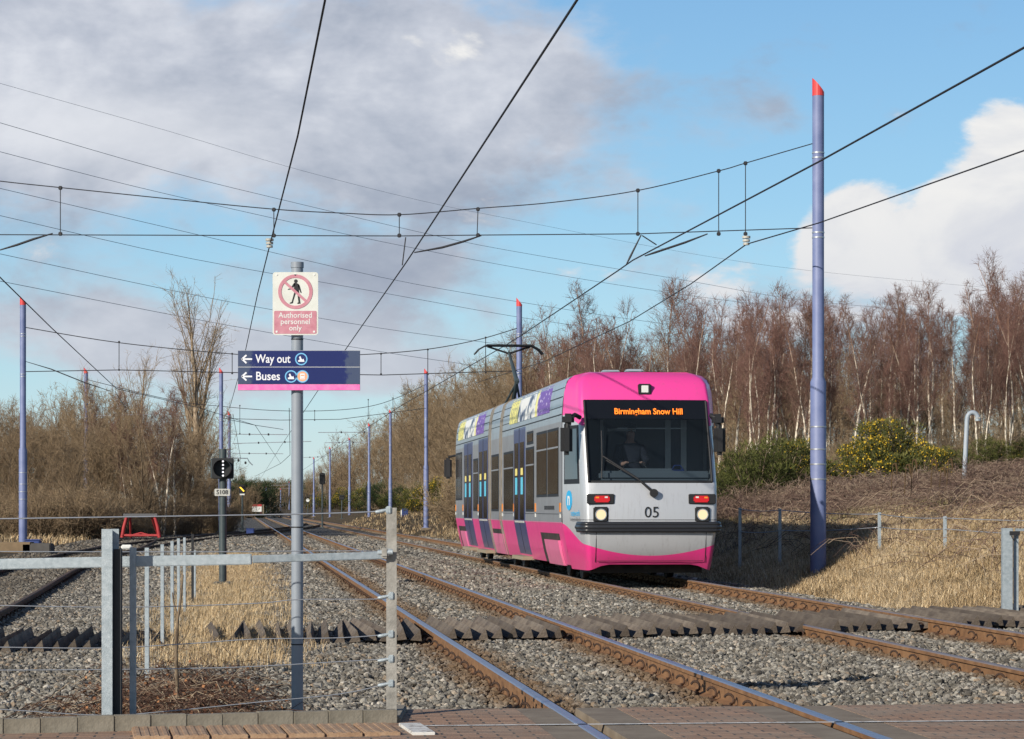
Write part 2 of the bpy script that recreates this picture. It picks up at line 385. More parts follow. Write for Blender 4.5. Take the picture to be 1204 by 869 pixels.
# a general cover for the rest of the sky, outside the part the photograph shows
nn2 = n.math('ADD', nn, n.math('MULTIPLY', n.math('SUBTRACT', nf, .5), .7))
mc = n.sm(n.math('ADD', cum, n.math('MULTIPLY', nn2, 1.0)), .30, .66)
mg = n.math('MULTIPLY', n.sm(n.math('ADD', gry, n.math('MULTIPLY', nn2, .95)), .08, .85), .95)
back = n.math('MULTIPLY', n.sm(n.math('ADD', n.math('MULTIPLY', x[1], -1), n.math('MULTIPLY', nn, 1.2)), .1, .9), .3)
skyc = n.mix(1, n.mix(1, sky.outputs[0], (.105,.105,.105), 'MULTIPLY'), (.92,1.12,1.12), 'MULTIPLY')
grad = n.ramp(v, [(0, (.64,.77,.89)), (.06, (.44,.70,.92)), (.12, (.31,.59,.90)), (.2, (.225,.475,.83))])
skyc = n.mix(.65, skyc, grad)
skyc = n.mix(n.sm(v, .20, .42), skyc, (.035,.085,.22))
nl_ = n.noise(cvec, 8, 5, .6, .4)
gcol = n.ramp(n.math('ADD', n.math('MULTIPLY', nl_, .8), n.math('MULTIPLY', nf, .2)), [(.36, (.74,.76,.82)), (.46, (.56,.59,.67)), (.56, (.41,.45,.54)), (.68, (.31,.35,.45))])
gcol = n.mix(n.math('MULTIPLY', n.sm(v, .11, .04), .55), gcol, (.74,.76,.82))
gcol = n.mix(n.math('MULTIPLY', blob(130,160,170,45,1.0), .7), gcol, (.80,.81,.85))
edge = n.sm(n.math('SUBTRACT', v, n.math('MULTIPLY', nn, -.03)), .06, .16)
ccol = n.mix(edge, n.mix(n.sm(nz, .35, .6), (.62,.65,.74), (.74,.76,.80)), n.mix(n.sm(nz, .4, .6), (.80,.81,.83), (.93,.92,.90)))
c1 = n.mix(mg, skyc, gcol); c1 = n.mix(mc, c1, ccol); c1 = n.mix(back, c1, (.55,.57,.62))
n.link(c1, bg.inputs[0]); bg.inputs[1].default_value = .98
sc.view_settings.view_transform = 'Standard'; sc.view_settings.look = 'None'; sc.view_settings.exposure = 0
sc.cycles.max_bounces = 5; sc.cycles.transparent_max_bounces = 12

# ------------------------------------------------------------------ ground
Ds = np.concatenate([np.arange(4,60,.7), np.arange(60,160,2.), np.arange(160,500,8.), np.geomspace(500,6000,20)])
Ts = np.concatenate([-np.geomspace(3000,70,12), np.arange(-60,-16,2.), np.arange(-16,-13.4,.5), np.array([-13.2,-12.4,-11,-10,-9,-8.6,-8.2,-7.4,-6.4,-6,-5,-4,-3,-2,-1,0,1,2.0,2.35,2.7,3.1]), np.arange(3.6,31,.8), np.geomspace(33,3000,14)])
TT, DD = np.meshgrid(Ts, Ds); XX = TT+6.866-.106*DD; ZZ = zg(XX, DD)
V = np.stack([XX, DD, ZZ], -1).reshape(-1,3); W = len(Ts); H = len(Ds)
ii, jj = np.meshgrid(np.arange(W-1), np.arange(H-1)); b = (jj*W+ii).ravel()
g = link('ground', fast('ground', V, np.stack([b, b+1, b+W+1, b+W], 1)), M['ground'], smooth=True); tag(g, kind='structure')

def inview(X, D, m=60): 
    px = CX+F*X/D; return (px > -m) & (px < 1204+m)
def back_edge(X): return 15.83+.12*(X+.54)
# ballast stones
def scatter(D0, D1, dens, tmin, tmax):
    area = .47*(D1*D1-D0*D0)/2; N = int(area*dens)
    D = np.sqrt(rng.uniform(D0*D0, D1*D1, N)); X = rng.uniform(-.225, .225, N)*D
    t = X-(6.866-.106*D); k = (t > tmin) & (t < tmax); return X[k], D[k], t[k]
bx, bd, bt_ = [], [], []; bs = []
for D0, D1, de, s0 in ((14.3,24,560,.0225),(24,34,470,.0245),(34,48,270,.029),(48,75,90,.042),(75,125,26,.06)):
    X, D, t = scatter(D0, D1, de, -13.2, 2.5); bx.append(X); bd.append(D); bt_.append(t); bs.append(rng.uniform(.6,1.25,len(X))*s0)
X = np.concatenate(bx); D = np.concatenate(bd); t = np.concatenate(bt_); S = np.concatenate(bs)
strip = (t > -7.75+.2*np.sin(D)) & (t < -6.5+.2*np.sin(D*1.7)) & (D < 70) & (rng.random(len(t)) < .6) & (D > 22)
keep = ~strip & ~((X > -.75) & (D < back_edge(X)+.03)) & (D > 14.55+.3*(X+3))
for c in (-.72,.72,-4.87,-3.43): keep &= np.abs(t-c) > .085
X, D, t, S = X[keep], D[keep], t[keep], S[keep]
Zs = zg(X, D)+.006+rng.uniform(-.012,.02,len(X))+.015*np.sin(X*3+D*2)*np.sin(D*1.3)
me = bpy.data.meshes.new('ballast'); me.vertices.add(len(X)); me.vertices.foreach_set('co', np.stack([X,D,Zs],1).astype(np.float32).ravel())
a = me.attributes.new('size','FLOAT','POINT'); a.data.foreach_set('value', S.astype(np.float32))
bo = link('ballast', me, M['stone']); tag(bo, 'grey crushed stone ballast around the rails', 'ballast', kind='stuff')
def stone_nodes():
    ng = bpy.data.node_groups.new('stones','GeometryNodeTree')
    ng.interface.new_socket('Geometry', in_out='INPUT', socket_type='NodeSocketGeometry'); ng.interface.new_socket('Geometry', in_out='OUTPUT', socket_type='NodeSocketGeometry')
    N = ng.nodes; L = ng.links; gi = N.new('NodeGroupInput'); go = N.new('NodeGroupOutput'); g2i = N.new('GeometryNodeGeometryToInstance')
    for k in range(5):
        ic = N.new('GeometryNodeMeshIcoSphere'); ic.inputs['Subdivisions'].default_value = 1 if k % 2 else 2
        sp = N.new('GeometryNodeSetPosition'); L.new(ic.outputs[0], sp.inputs['Geometry'])
        p = N.new('GeometryNodeInputPosition'); nz = N.new('ShaderNodeTexNoise'); nz.noise_dimensions = '4D'; nz.inputs['W'].default_value = k*7.3; nz.inputs['Scale'].default_value = .9
        L.new(p.outputs[0], nz.inputs['Vector'])
        sb = N.new('ShaderNodeVectorMath'); sb.operation = 'SUBTRACT'; L.new(nz.outputs['Color'], sb.inputs[0]); sb.inputs[1].default_value = (.5,.5,.5)
        sl_ = N.new('ShaderNodeVectorMath'); sl_.operation = 'MULTIPLY'; L.new(sb.outputs[0], sl_.inputs[0]); sl_.inputs[1].default_value = (2.4,2.4,1.7)
        L.new(sl_.outputs[0], sp.inputs['Offset'])
        sm_ = N.new('GeometryNodeSetMaterial'); sm_.inputs['Material'].default_value = M['stone']; L.new(sp.outputs[0], sm_.inputs[0])
        ss = N.new('GeometryNodeSetShadeSmooth'); ss.inputs['Shade Smooth'].default_value = False; L.new(sm_.outputs[0], ss.inputs[0])
        L.new(ss.outputs[0], g2i.inputs[0])
    iop = N.new('GeometryNodeInstanceOnPoints'); m2p = N.new('GeometryNodeMeshToPoints'); L.new(gi.outputs[0], m2p.inputs[0])
    L.new(m2p.outputs[0], iop.inputs['Points']); L.new(g2i.outputs[0], iop.inputs['Instance']); iop.inputs['Pick Instance'].default_value = True
    ri = N.new('FunctionNodeRandomValue'); ri.data_type = 'INT'; ri.inputs[4].default_value = 0; ri.inputs[5].default_value = 4; L.new(ri.outputs[2], iop.inputs['Instance Index'])
    rv = N.new('FunctionNodeRandomValue'); rv.data_type = 'FLOAT_VECTOR'; rv.inputs[0].default_value = (-.5,-.5,0); rv.inputs[1].default_value = (.5,.5,6.28); L.new(rv.outputs[0], iop.inputs['Rotation'])
    na = N.new('GeometryNodeInputNamedAttribute'); na.data_type = 'FLOAT'; na.inputs[0].default_value = 'size'
    rs = N.new('FunctionNodeRandomValue'); rs.data_type = 'FLOAT_VECTOR'; rs.inputs[0].default_value = (.75,.6,.5); rs.inputs[1].default_value = (1.3,1.1,.9); rs.inputs['Seed'].default_value = 3
    mu = N.new('ShaderNodeVectorMath'); mu.operation = 'SCALE'; L.new(rs.outputs[0], mu.inputs[0]); L.new(na.outputs[0], mu.inputs['Scale'])
    L.new(mu.outputs[0], iop.inputs['Scale']); L.new(iop.outputs[0], go.inputs[0]); return ng
md = bo.modifiers.new('stones','NODES'); md.node_group = stone_nodes()

# ------------------------------------------------------------------ paving, kerb
pv = MB()
xs = np.linspace(-.72, 9, 30)
def slab(poly, z0, z1, mb, mi=0): mb.prism(poly, 'z', z0, z1, mi)
def trackgap(D): return [X1(D)-.7175, X1(D)+.7175, X2(D)-.7175, X2(D)+.7175]
# brick crossing in strips between the rails, left open along each rail
edges = [None]+[c for c in (0,1,2,3)]
def xr(i, D, side): return trackgap(D)[i]+side
B = MB()
def strip_poly(fl, fr, D0=4.0, D1=None):
    # left and right boundary functions of D
    def top(f):
        D = 16.0
        for _ in range(8): D = back_edge(f(D))
        return D
    a, c = top(fl), top(fr); return [(fl(D0),D0),(fr(D0),D0),(fr(c),c),(fl(a),a)]
left = lambda D: -.72
g0 = lambda i,s: (lambda D: trackgap(D)[i]+s)
for fl, fr in ((left, g0(0,-.30)), (g0(0,.34), g0(1,-.30)), (g0(1,.30), g0(2,-.30)), (g0(2,.3), g0(3,-.3)), (g0(3,.3), lambda D: 9.0)):
    slab(strip_poly(fl, fr), -.2, -.004, B)
B.prism([(-9,3),(-.722,3),(-.722,14.68),(-3.6,13.93),(-9,12.4)], 'z', -.2, -.008)
o = B.build('brick_pavement', M['brick']); tag(o, kind='structure')
B = MB()
for i in range(4):
    for s0, s1 in ((-.298,-.045),(.045+(.04 if i in (0,2) else 0),.298)):
        if i in (1,3): s0, s1 = (-.298,-.085) if s0 < 0 else (.045,.298)
        if i == 0 and s0 > 0: s1 = .338
        slab(strip_poly(g0(i,s0), g0(i,s1)), -.19, -.006, B)
o = B.build('crossing_edge_slabs', noisy('edge_concrete', (.17,.13,.09), (.27,.22,.16), 4, .9, 0, .003)); tag(o, kind='structure')
B = MB()
B.add([(-.5,14.55+.0,.0),(3,14.92,.0),(7,15.4,.0),(7,15.46,.0),(3,14.98,.0),(-.5,14.61,.0)], [(0,1,4,5),(1,2,3,4)])
o = B.build('white_line', M['line']); tag(o, kind='structure')
# kerb stones
nk = 0
L0 = Vector((-4.4, 13.68)); L1 = Vector((-.70, 14.80)); dv = (L1-L0).normalized(); ang = math.atan2(dv.y, dv.x); k = 0
while k*.205 < (L1-L0).length-.1:
    p = L0+dv*(k*.205+.1)
    mb = MB().box((0,0,-.045), (.2035,.075,.24), bev=.004)
    o = mb.build('kerb_block', M['kerb']); o.location = (p.x, p.y+.04, .0+random.uniform(-.004,.004)); o.rotation_euler = (0,0,ang+random.uniform(-.02,.02))
    tag(o, 'weathered concrete kerb block in the row behind the brick paving', 'kerb block', 'concrete kerb blocks in front of the fence'); 
    k += 1
ret = MB().box((0,0,-.06), (.10,.9,.18), bev=.008).build('kerb_edging', M['kerb']); ret.location = (-.70,15.3,0); tag(ret, 'concrete kerb edging turning back from the row to the ballast by the steel post', 'kerb')
# tactile slabs
for k in range(7):
    mb = MB(); mb.box((0,0,0), (.197,.62,.03), bev=.004)
    for q in range(4): mb.box((-.074+q*.049,0,.0145), (.03,.60,.008), bev=.004)
    o = mb.build('tactile_slab', M['tactile']); x = -1.36-.205*k+.62; y = 13.68+.19*(k*-.205+.5)+.36
    o.location = (x-.02, y+.16, -.002); o.rotation_euler = (0,0,.17)
    tag(o, 'ribbed orange-buff tactile paving slab in the row along the kerb', 'paving slab', 'ribbed tactile slabs in front of the kerb')
o = MB().box((0,0,0), (.125,.62,.02), bev=.003).build('painted_slab', M['line']); o.location = (-.535,14.32,.002); o.rotation_euler = (0,0,.17); tag(o, 'white painted slab at the right end of the orange tactile slabs', 'paving slab')

# ------------------------------------------------------------------ tracks
def rail_poly():
    h = [(-.07,-.16),(-.07,-.148),(-.012,-.13),(-.012,-.045),(-.035,-.036),(-.036,-.008),(-.028,0),(.028,0),(.036,-.008),(.035,-.036),(.012,-.045),(.012,-.13),(.07,-.148),(.07,-.16)]
    return h
def rail_mesh(pts, zf, topm=1):
    mb = MB(); h = rail_poly(); n_ = len(h); vs = []
    for i, p in enumerate(pts):
        d = (Vector(pts[min(i+1,len(pts)-1)])-Vector(pts[max(i-1,0)])).normalized(); nx, ny = d.y, -d.x
        for a, z in h: vs.append((p[0]+nx*a, p[1]+ny*a, z+zf))
    b = len(mb.v); mb.v += vs
    for i in range(len(pts)-1):
        for k in range(n_):
            q = (k+1) % n_; mb.f.append([i*n_+k, i*n_+q, (i+1)*n_+q, (i+1)*n_+k]); mb.m.append(1 if k in (5,6,7) else 0); mb.sm.append(False)
    return mb
def clip_mesh():
    mb = MB(); pts = []
    for k in range(9):
        a = math.pi*1.5*k/8; pts.append((.075+.035*math.cos(a+.3), -.05+.012*k, -.135+.045+.035*math.sin(a+.3)))
    mb.tube(pts, .011, 5); mb.box((.10,0,-.15), (.09,.10,.03)); return mb.mesh('rail_clip')
CLIP = clip_mesh()
for _v in CLIP.vertices: _v.co.x = .07+(_v.co.x-.07)*.8; _v.co.z = -.155+(_v.co.z+.16)*.95; CLIP.materials.append(M['clip'])
SLP = MB().box((0,0,-.235), (2.5,.24,.16), bev=.02).mesh('sleeper'); SLP.materials.append(M['concrete'])
def make_track(label, cx, D0, D1, zs, tops, nsl=100, rails=M['rail']):
    tr = empty('railway_track', (cx(D0), D0, 0), label=label, cat='railway track'); inv = Matrix.Translation(-Vector((cx(D0), D0, 0)))
    N = 60
    Dl = np.concatenate([np.linspace(D0, 120, 25), np.linspace(125, D1, 25)]) if D1 > 130 else np.linspace(D0, D1, 30)
    for s, zf in ((-1, zs[0]), (1, zs[1])):
        pts = []
        for D in Dl:
            e = .5; tx = Vector((cx(D+e)-cx(D-e), 2*e)).normalized(); pts.append((cx(D)+s*.7535*tx.y-cx(D0), D-s*.7535*tx.x-D0))
        rail_mesh(pts, zf).build('rail', [rails, tops], tr)
    # sleepers with their clips
    D = D0+ (1.9 if D0 > 10 else 0); i = 0
    rest = MB()
    start = max(D0, 16.4)
    D = start
    while D < D1:
        a = -math.atan2(cx(D+.5)-cx(D-.5), 1.0); x = cx(D)-cx(D0)
        if i < nsl:
            so_ = bpy.data.objects.new('sleeper', SLP); COL.objects.link(so_); so_.parent = tr; so_.location = (x, D-D0, 0); so_.rotation_euler = (0,0,a)
            for s in (-1,1):
                for q in (-1,1):
                    c = bpy.data.objects.new('rail_clip', CLIP); COL.objects.link(c); c.parent = so_
                    c.location = (s*.7535, 0, zs[0 if s < 0 else 1]); c.rotation_euler = (0,0,0 if q > 0 else math.pi)
        else:
            rest.box((x, D-D0, -.235), (2.5,.24,.16), rz=a)
            for s in (-1,1):
                for q in (-1,1): rest.box((x+s*.7535+q*.1, D-D0, -.115), (.06,.09,.07), rz=a)
        D += .66; i += 1
    if rest.v: tag(rest.build('sleepers', M['concrete'], tr), kind='stuff')
    return tr
make_track('nearer railway track with shiny steel heads on rust brown rails, empty, left of the tram', X1, 4.0, 420, (0,0), M['railtop'])
make_track('railway track carrying the tram, rust brown rails with dull heads', X2, 4.0, 420, (-.02,.025), M['railtop_dull'])
SD = [20,34.6,52,75,90,105,120,137,155,175,200,225,250]; SX = [-5.85,-7.64,-9.58,-12.0,-13.25,-13.85,-14.0,-13.9,-14.2,-14.8,-15.9,-17.3,-19.6]
from numpy.polynomial import polynomial as Pn
_cf = np.polyfit(np.array(SD)/100, SX, 6)
def XS(D): return float(np.polyval(_cf, D/100))
make_track('dark siding track curving in from the left edge to cross the nearer track', XS, 21, 226, (-.012,-.012), M['raildark'], 60, M['raildark'])
def XB(D): return XS(72)+(D-72)*-.118+ -.001*(D-72)**2*.3
make_track('short dark stub of track leading to the red buffer stop', lambda D: XS(70)+(at(165,632,109).x-XS(70))*((D-70)/39)**1.15 if D > 70 else XS(70)-.1*(D-70), 72, 108, (-.03,-.03), M['raildark'], 0, M['raildark'])

# timber slat panels between the rails
def slat_mesh():
    L = 2.9; w_ = .058; h = .115
    bm = bmesh.new(); vs = [(-w_,0,0),(w_,0,0),(w_*.55,0,h),(-w_,L,0),(w_,L,0),(w_*.55,L,h)]
    me = bpy.data.meshes.new('slat'); me.from_pydata(vs, [], [(0,1,2),(5,4,3),(0,2,5,3),(1,4,5,2),(0,3,4,1)]); bm.free(); return me
SLAT = slat_mesh(); SLAT.materials.append(M['timber'])
def frontD(X): return 26.0+.43*(X+.7)
panels = [(-6.6,-3.45,-.14,'timber slat panel at the left end of the row, left of the receding fence posts'),
          (-3.0,None,-.10,'timber slat panel left of the nearest rail, behind the steel end post'),
          ('A','B',-.10,'timber slat panel between the two rails of the nearer track'),
          ('B','C',-.10,'wide timber slat panel filling the gap between the two tracks'),
          ('C','D',-.09,'timber slat panel between the two rails of the tram track'),
          ('D',None,-.08,'timber slat panel at the right end of the row, beside the dry grass')]
railx = {'A': lambda D: X1(D)-.7535, 'B': lambda D: X1(D)+.7535, 'C': lambda D: X2(D)-.7535, 'D': lambda D: X2(D)+.7535}
for a, b_, z, lab in panels:
    x0 = railx[a](26.5)+.15 if isinstance(a, str) else a
    if b_ is None: x1 = railx['A'](25.5)-.16 if not isinstance(a, str) else 8.2
    elif isinstance(b_, str): x1 = railx[b_](26.5)-.12
    else: x1 = b_
    p = empty('timber_slat_panel', (x0, frontD(x0), z), label=lab, cat='timber panel', group='timber slat panels laid across the tracks')
    nsl = max(3, int((x1-x0)/.143)); 
    for k in range(nsl):
        x = x0+(x1-x0)*(k+.5)/nsl; o = bpy.data.objects.new('slat', SLAT); COL.objects.link(o); o.parent = p
        o.location = (x-x0+random.uniform(-.006,.006), frontD(x)-frontD(x0)+random.uniform(-.06,.06), random.uniform(-.02,.015)); 
        wild = .05 if (isinstance(a, float) and a > -4) else .012
        o.rotation_euler = (0, random.uniform(-.1,.1), TH+random.uniform(-wild,wild)); o.scale = (1, random.uniform(.97,1.03), 1)
    mb = MB()
    for yy in (.35, 1.45, 2.5): mb.box(((x1-x0)/2-.106*yy, (frontD(x1)-frontD(x0))/2+yy, -.035), (x1-x0, .1, .06), rz=math.atan(.43))
    mb.build('batten', M['timber'], p)

# ------------------------------------------------------------------ tram
LT = 25.0
tram = empty('tram', (2.34, 42.7, .0), TH, label='pink and silver articulated tram with lit headlamps coming along the right-hand track', cat='tram')
ZL = [.20,.45,.62,.80,.95,1.2,1.45,1.67,2.05,2.45,2.76,3.09,3.25,3.38,3.47,3.54,3.58]
def wz(z): return lerp([.2,.5,1.0,2.8,3.2,3.44,3.52,3.56,3.58], [1.15,1.23,1.325,1.325,1.30,1.24,1.16,1.06,.95], z)
def yf(z): return lerp([.2,.45,.8,.95,1.2,1.45,1.67,2.05,2.45,3.09,3.25,3.38,3.47,3.54,3.58], [.20,.09,.0,-.01,.0,.03,.08,.24,.42,.70,.78,.87,.97,1.10,1.25], z)
def wfz(z): return lerp([.2,.6,.95,1.67,3.1,3.4,3.5,3.58], [1.05,1.09,1.125,1.14,1.14,1.11,1.05,.90], z)
def nose_half(z):
    w_, y0, wf = wz(z), yf(z), wfz(z); pts = []
    q1 = (-wf-.015, y0+.24); ct = (-wf+.005, y0+.055); q2 = (-wf+.085, y0+.045)
    for k in range(7): f = k/7; pts.append((-w_+(q1[0]+w_)*f, 1.5+(q1[1]-1.5)*f))
    for k in range(7): f = k/7; pts.append(((1-f)**2*q1[0]+2*f*(1-f)*ct[0]+f*f*q2[0], (1-f)**2*q1[1]+2*f*(1-f)*ct[1]+f*f*q2[1]))
    for k in range(8): f = k/7; pts.append((q2[0]*(1-f), y0+.045*(1-f)**2))
    return pts
def nose_line(z): h = nose_half(z); return h+[(-x, y) for x, y in h[-2::-1]]
rows = [nose_line(z) for z in ZL]; NC = len(rows[0])
mb = MB(); scr = MB(); disp = MB()
V = []; 
for z, r in zip(ZL, rows):
    for i, (x, y) in enumerate(r):
        zz = z
        if z < .3: q_ = min(1, max(0, (1.06-abs(x))/.35)); zz = z + .10*q_*q_*(3-2*q_)
        V.append((x, y, zz))
c0, c1 = 14, NC-15
fb, fs_, fd = [], [], []
for j in range(len(ZL)-1):
    for i in range(NC-1):
        q = (j*NC+i, j*NC+i+1, (j+1)*NC+i+1, (j+1)*NC+i)
        if c0 <= i < c1 and 7 <= j < 10: fs_.append(q)
        elif c0 <= i < c1 and j == 10: fd.append(q)
        else: fb.append(q)
top = [(len(ZL)-1)*NC+i for i in range(NC)]
mb.add(V, fb, 0, True); mb.add([V[i] for i in top]+[(.85,1.5,3.6),(-.85,1.5,3.6)], [list(range(NC))+[NC,NC+1]], 0)
nose = mb.build('cab_nose', M['nose'], tram)
scr.add([(x, y+.012, z) for x,y,z in V], fs_, 0, True); ws = scr.build('windscreen', M['screen'], tram)
disp.add([(x, y+.004, z) for x,y,z in V], fd, 0, True); dp = disp.build('destination_display', M['panel'], tram)
for me_ in (ws.data, dp.data):
    bm = bmesh.new(); bm.from_mesh(me_); bmesh.ops.delete(bm, geom=[v for v in bm.verts if not v.link_faces], context='VERTS'); bm.to_mesh(me_); bm.free()
slope = math.atan2(.70-.56, 3.09-2.76)
text('Birmingham Snow Hill', .155, M['led'], (.04, .597, 2.885), dp, rot=(math.pi/2-slope,0,0), align='CENTER', squash=.85, bold=.003)
# black border of the windscreen
bd = MB()
for x in (-1.045, 1.045):
    bd.tube([(x, yf(z)+.03, z) for z in (1.69,2.05,2.45,3.07)], .022, 6)
bd.tube([(x, yf(1.69)+.045*(x/1.0)**2+.012, 1.69) for x in np.linspace(-1.045,1.045,9)], .024, 6)
bd.tube([(x, yf(3.08)+.045*(x/1.0)**2+.014, 3.075) for x in np.linspace(-1.045,1.045,9)], .012, 6)
bd.build('windscreen_seal', M['rubber'], tram)
# interior of the cab
mb = MB(); mb.box((0,1.35,1.62), (2.2,1.6,.05)); mb.box((0,2.12,2.3), (2.5,.04,1.5)); mb.box((0,1.5,3.05), (2.2,1.2,.04)); mb.box((-1.22,1.6,1.5),(.03,.9,.5)); 
mb.build('cab_lining', mat('cab_lining', (.075,.09,.11), .7), tram)
mb = MB(); mb.box((.1,.55,1.76), (1.9,.55,.16), bev=.04, rx=-.15); mb.box((.0,.62,1.87), (.9,.3,.1), bev=.03)
mb.build('dashboard', mat('dashboard', (.12,.14,.16), .5), tram)
mb = MB(); mb.box((-.55,2.08,2.25), (.06,.03,1.1)); mb.box((.62,2.08,2.25), (.10,.03,1.1)); mb.box((-.2,2.08,2.62), (.5,.03,.05)); mb.box((.9,2.08,2.2),(.10,.03,1.2)); mb.box((.2,1.2,2.62),(1.2,.03,.02))
mb.build('cab_partition_frame', mat('cab_frame', (.55,.58,.60), .5), tram)
mb = MB(); mb.tube([(-.16+.2*math.cos(t), .82+.06*math.sin(t), 1.93+.1*math.sin(t)) for t in np.linspace(0, 2*math.pi, 17)], .012, 5)
mb.build('steering_ring', M['rubber'], tram)
mb = MB(); mb.box((-.16,1.5,1.95), (.48,.12,.75), bev=.05); mb.box((-.16,1.25,1.68), (.48,.5,.12), bev=.04); mb.build('driver_seat', mat('seat_cloth', (.015,.02,.05), .9), tram)
# lamp above the screen
lp = MB().box((0,.79,3.27), (.22,.12,.19), bev=.015).build('top_lamp', M['rubber'], tram); MB().box((0,.728,3.275), (.12,.012,.12), bev=.004).build('lens', M['lampclear'], lp)
# numbers, light clusters, bumper
text('05', .26, M['dark'], (.0, -.012, 1.17), tram, align='CENTER', squash=1.0, name='fleet_number')
for s in (-1, 1):
    lc = MB().box((s*.86 if s < 0 else s*.86, .035, 1.40), (.46,.05,.17), bev=.012)
    lc = lc.build('tail_light_cluster', M['rubber'], tram)
    MB().box((s*.84, .008, 1.40), (.26,.02,.11), bev=.02).build('red_lens', M['redlens'], lc)
    MB().box((s*.84+(.08 if s > 0 else -.08), .004, 1.425), (.08,.02,.05), bev=.012).build('amber_lens', M['amber'], lc)
    MB().box((s*.84+(-.07 if s > 0 else .07), .004, 1.43), (.07,.02,.045), bev=.01).build('clear_lens', M['lampclear'], lc)
    hl = MB().box((s*.86, .02, 1.14), (.25,.06,.26), bev=.02).build('headlight', M['rubber'], tram)
    MB().disc((s*.86, 1.14), .098, -.02, .0, 20, 0, .082).build('rim', M['steel'], hl); MB().disc((s*.86, 1.14), .082, -.017, -.002, 20).build('bulb', M['head'], hl)
    MB().box((s*.86+s*.165, .04, 1.40), (.12,.03,.15), bev=.03).build('light_recess', M['lampclear'], tram)
bp = MB()
h = nose_line(.9); ctr = [(x*1.035, y-.05) for x, y in h if y < .55]
for zz in (.875,.93,.985): bp.tube([(x,y,zz) for x,y in ctr], .036, 8)
bp.tube([(x*.99,y+.02,.93) for x,y in ctr], .07, 6)
bp.build('bumper', M['bumper'], tram)
sm_ = MB()
sm_.tube([(x,y-.002,1.05) for x,y in nose_line(1.05) if y<1.0], .005, 4)
for s in (-1,1): sm_.tube([(s*.93, yf(z)+.035, z) for z in (.34,.45,.62,.84)], .006, 4)
sm_.tube([(s_*x_, y_-.001, z_) for s_,x_,y_,z_ in ((1,x, yf(.36)+.03*abs(x), .36) for x in np.linspace(-.9,.9,7))], .005, 4)
sm_.build('panel_seam', M['rubber'], tram)
wp = MB(); wp.tube([(.02,-.03,1.50),(-.25,-.0,1.75),(-.8,.19,2.12)], .018, 6); wp.tube([(.05,-.05,1.50),(-.2,-.02,1.71),(-.75,.16,2.05)], .014, 6); wp.disc((.03,1.50), .07, -.06, .0, 14)
wpo = wp.build('wiper', M['rubber'], tram); MB().tube([(-.83,.12,1.75),(-.81,.2,2.1),(-.80,.36,2.55)], .012, 5).build('wiper_blade', M['rubber'], wpo)
# mirrors
def mirror(s, y0, f):
    m_ = MB(); m_.tube([(s*1.14,y0,2.78),(s*1.26*f,y0-.1,2.82),(s*1.40*f,y0-.16,2.76),(s*1.40*f,y0-.16,2.6)], .04, 8); m_.box((s*1.39*f,y0-.15,2.74),(.2,.18,.2), bev=.05)
    o = m_.build('mirror_arm', M['rubber'], tram); return MB().box((s*1.42*f,y0-.17,2.40), (.20,.16,.52), bev=.06).build('mirror', M['rubber'], tram)
mirror(-1,.55,.98); mirror(1,.55,.86)
mb = MB(); mb.box((-1.42,LT-.2,2.3), (.2,.16,.55), bev=.05); mb.tube([(-1.1,LT-.7,2.66),(-1.4,LT-.25,2.6)],.03,6); mb.build('mirror', M['rubber'], tram)
# cab side windows and door seams on the taper
def side_pt(y, z, off=.006):
    h = nose_half(z)
    for (xa,ya),(xb,yb) in zip(h[:-1], h[1:]):
        if yb <= y <= ya: f = (ya-y)/(ya-yb+1e-9); return (-(abs(xa+(xb-xa)*f)+off), y, z)
    return (h[0][0]-off, y, z)
def taper_panel(name, y0, y1, z0, z1, m_, off=.006, ny=4, nz_=5, slant=.0, parent=None):
    for s in (-1,1):
        mb = MB(); vs = []
        for j in range(nz_+1):
            for i in range(ny+1):
                z = z0+(z1-z0)*j/nz_; y = y0+(y1-y0)*i/ny + slant*(z-z0)*(1-i/ny)
                p = side_pt(y, z, off); vs.append((p[0]*(-s), p[1], p[2]))
        mb.add(vs, [(j*(ny+1)+i, j*(ny+1)+i+1, (j+1)*(ny+1)+i+1, (j+1)*(ny+1)+i) for j in range(nz_) for i in range(ny)], 0, True); mb.build(name, m_, tram)
taper_panel('cab_side_window_frame', .40, 1.36, 1.66, 2.66, M['rubber'], .005, slant=.30)
taper_panel('cab_side_window', .50, 1.30, 1.74, 2.60, M['cabglass'], .011, slant=.30)
lg = MB(); 
p = side_pt(1.0, 1.40, .012); ang2 = math.atan2(.20, 1.1)
def side_decal(parent, z, y, dx=0): return side_pt(y, z, .012)
# logo disc on the tapered cab side: normal points left and forward
lgm = MB(); lgm.disc((0,0), .17, -.003, .003, 24)
lo = lgm.build('logo', M['metroblue'], tram); lo.location = side_pt(1.02, 1.38, .010); lo.rotation_euler = (0,0,-math.pi/2+.17)
text('n', .32, M['white'], (0,-.006,.02), lo, align='CENTER', bold=.008)
tx = text('network', .15, M['metroblue'], side_pt(.62, 1.16, .014), tram, rot=(math.pi/2,0,-math.pi/2+.17), align='CENTER')
tx = text('west midlands', .10, M['grey'], side_pt(.62, 1.06, .014), tram, rot=(math.pi/2,0,-math.pi/2+.17), align='CENTER')
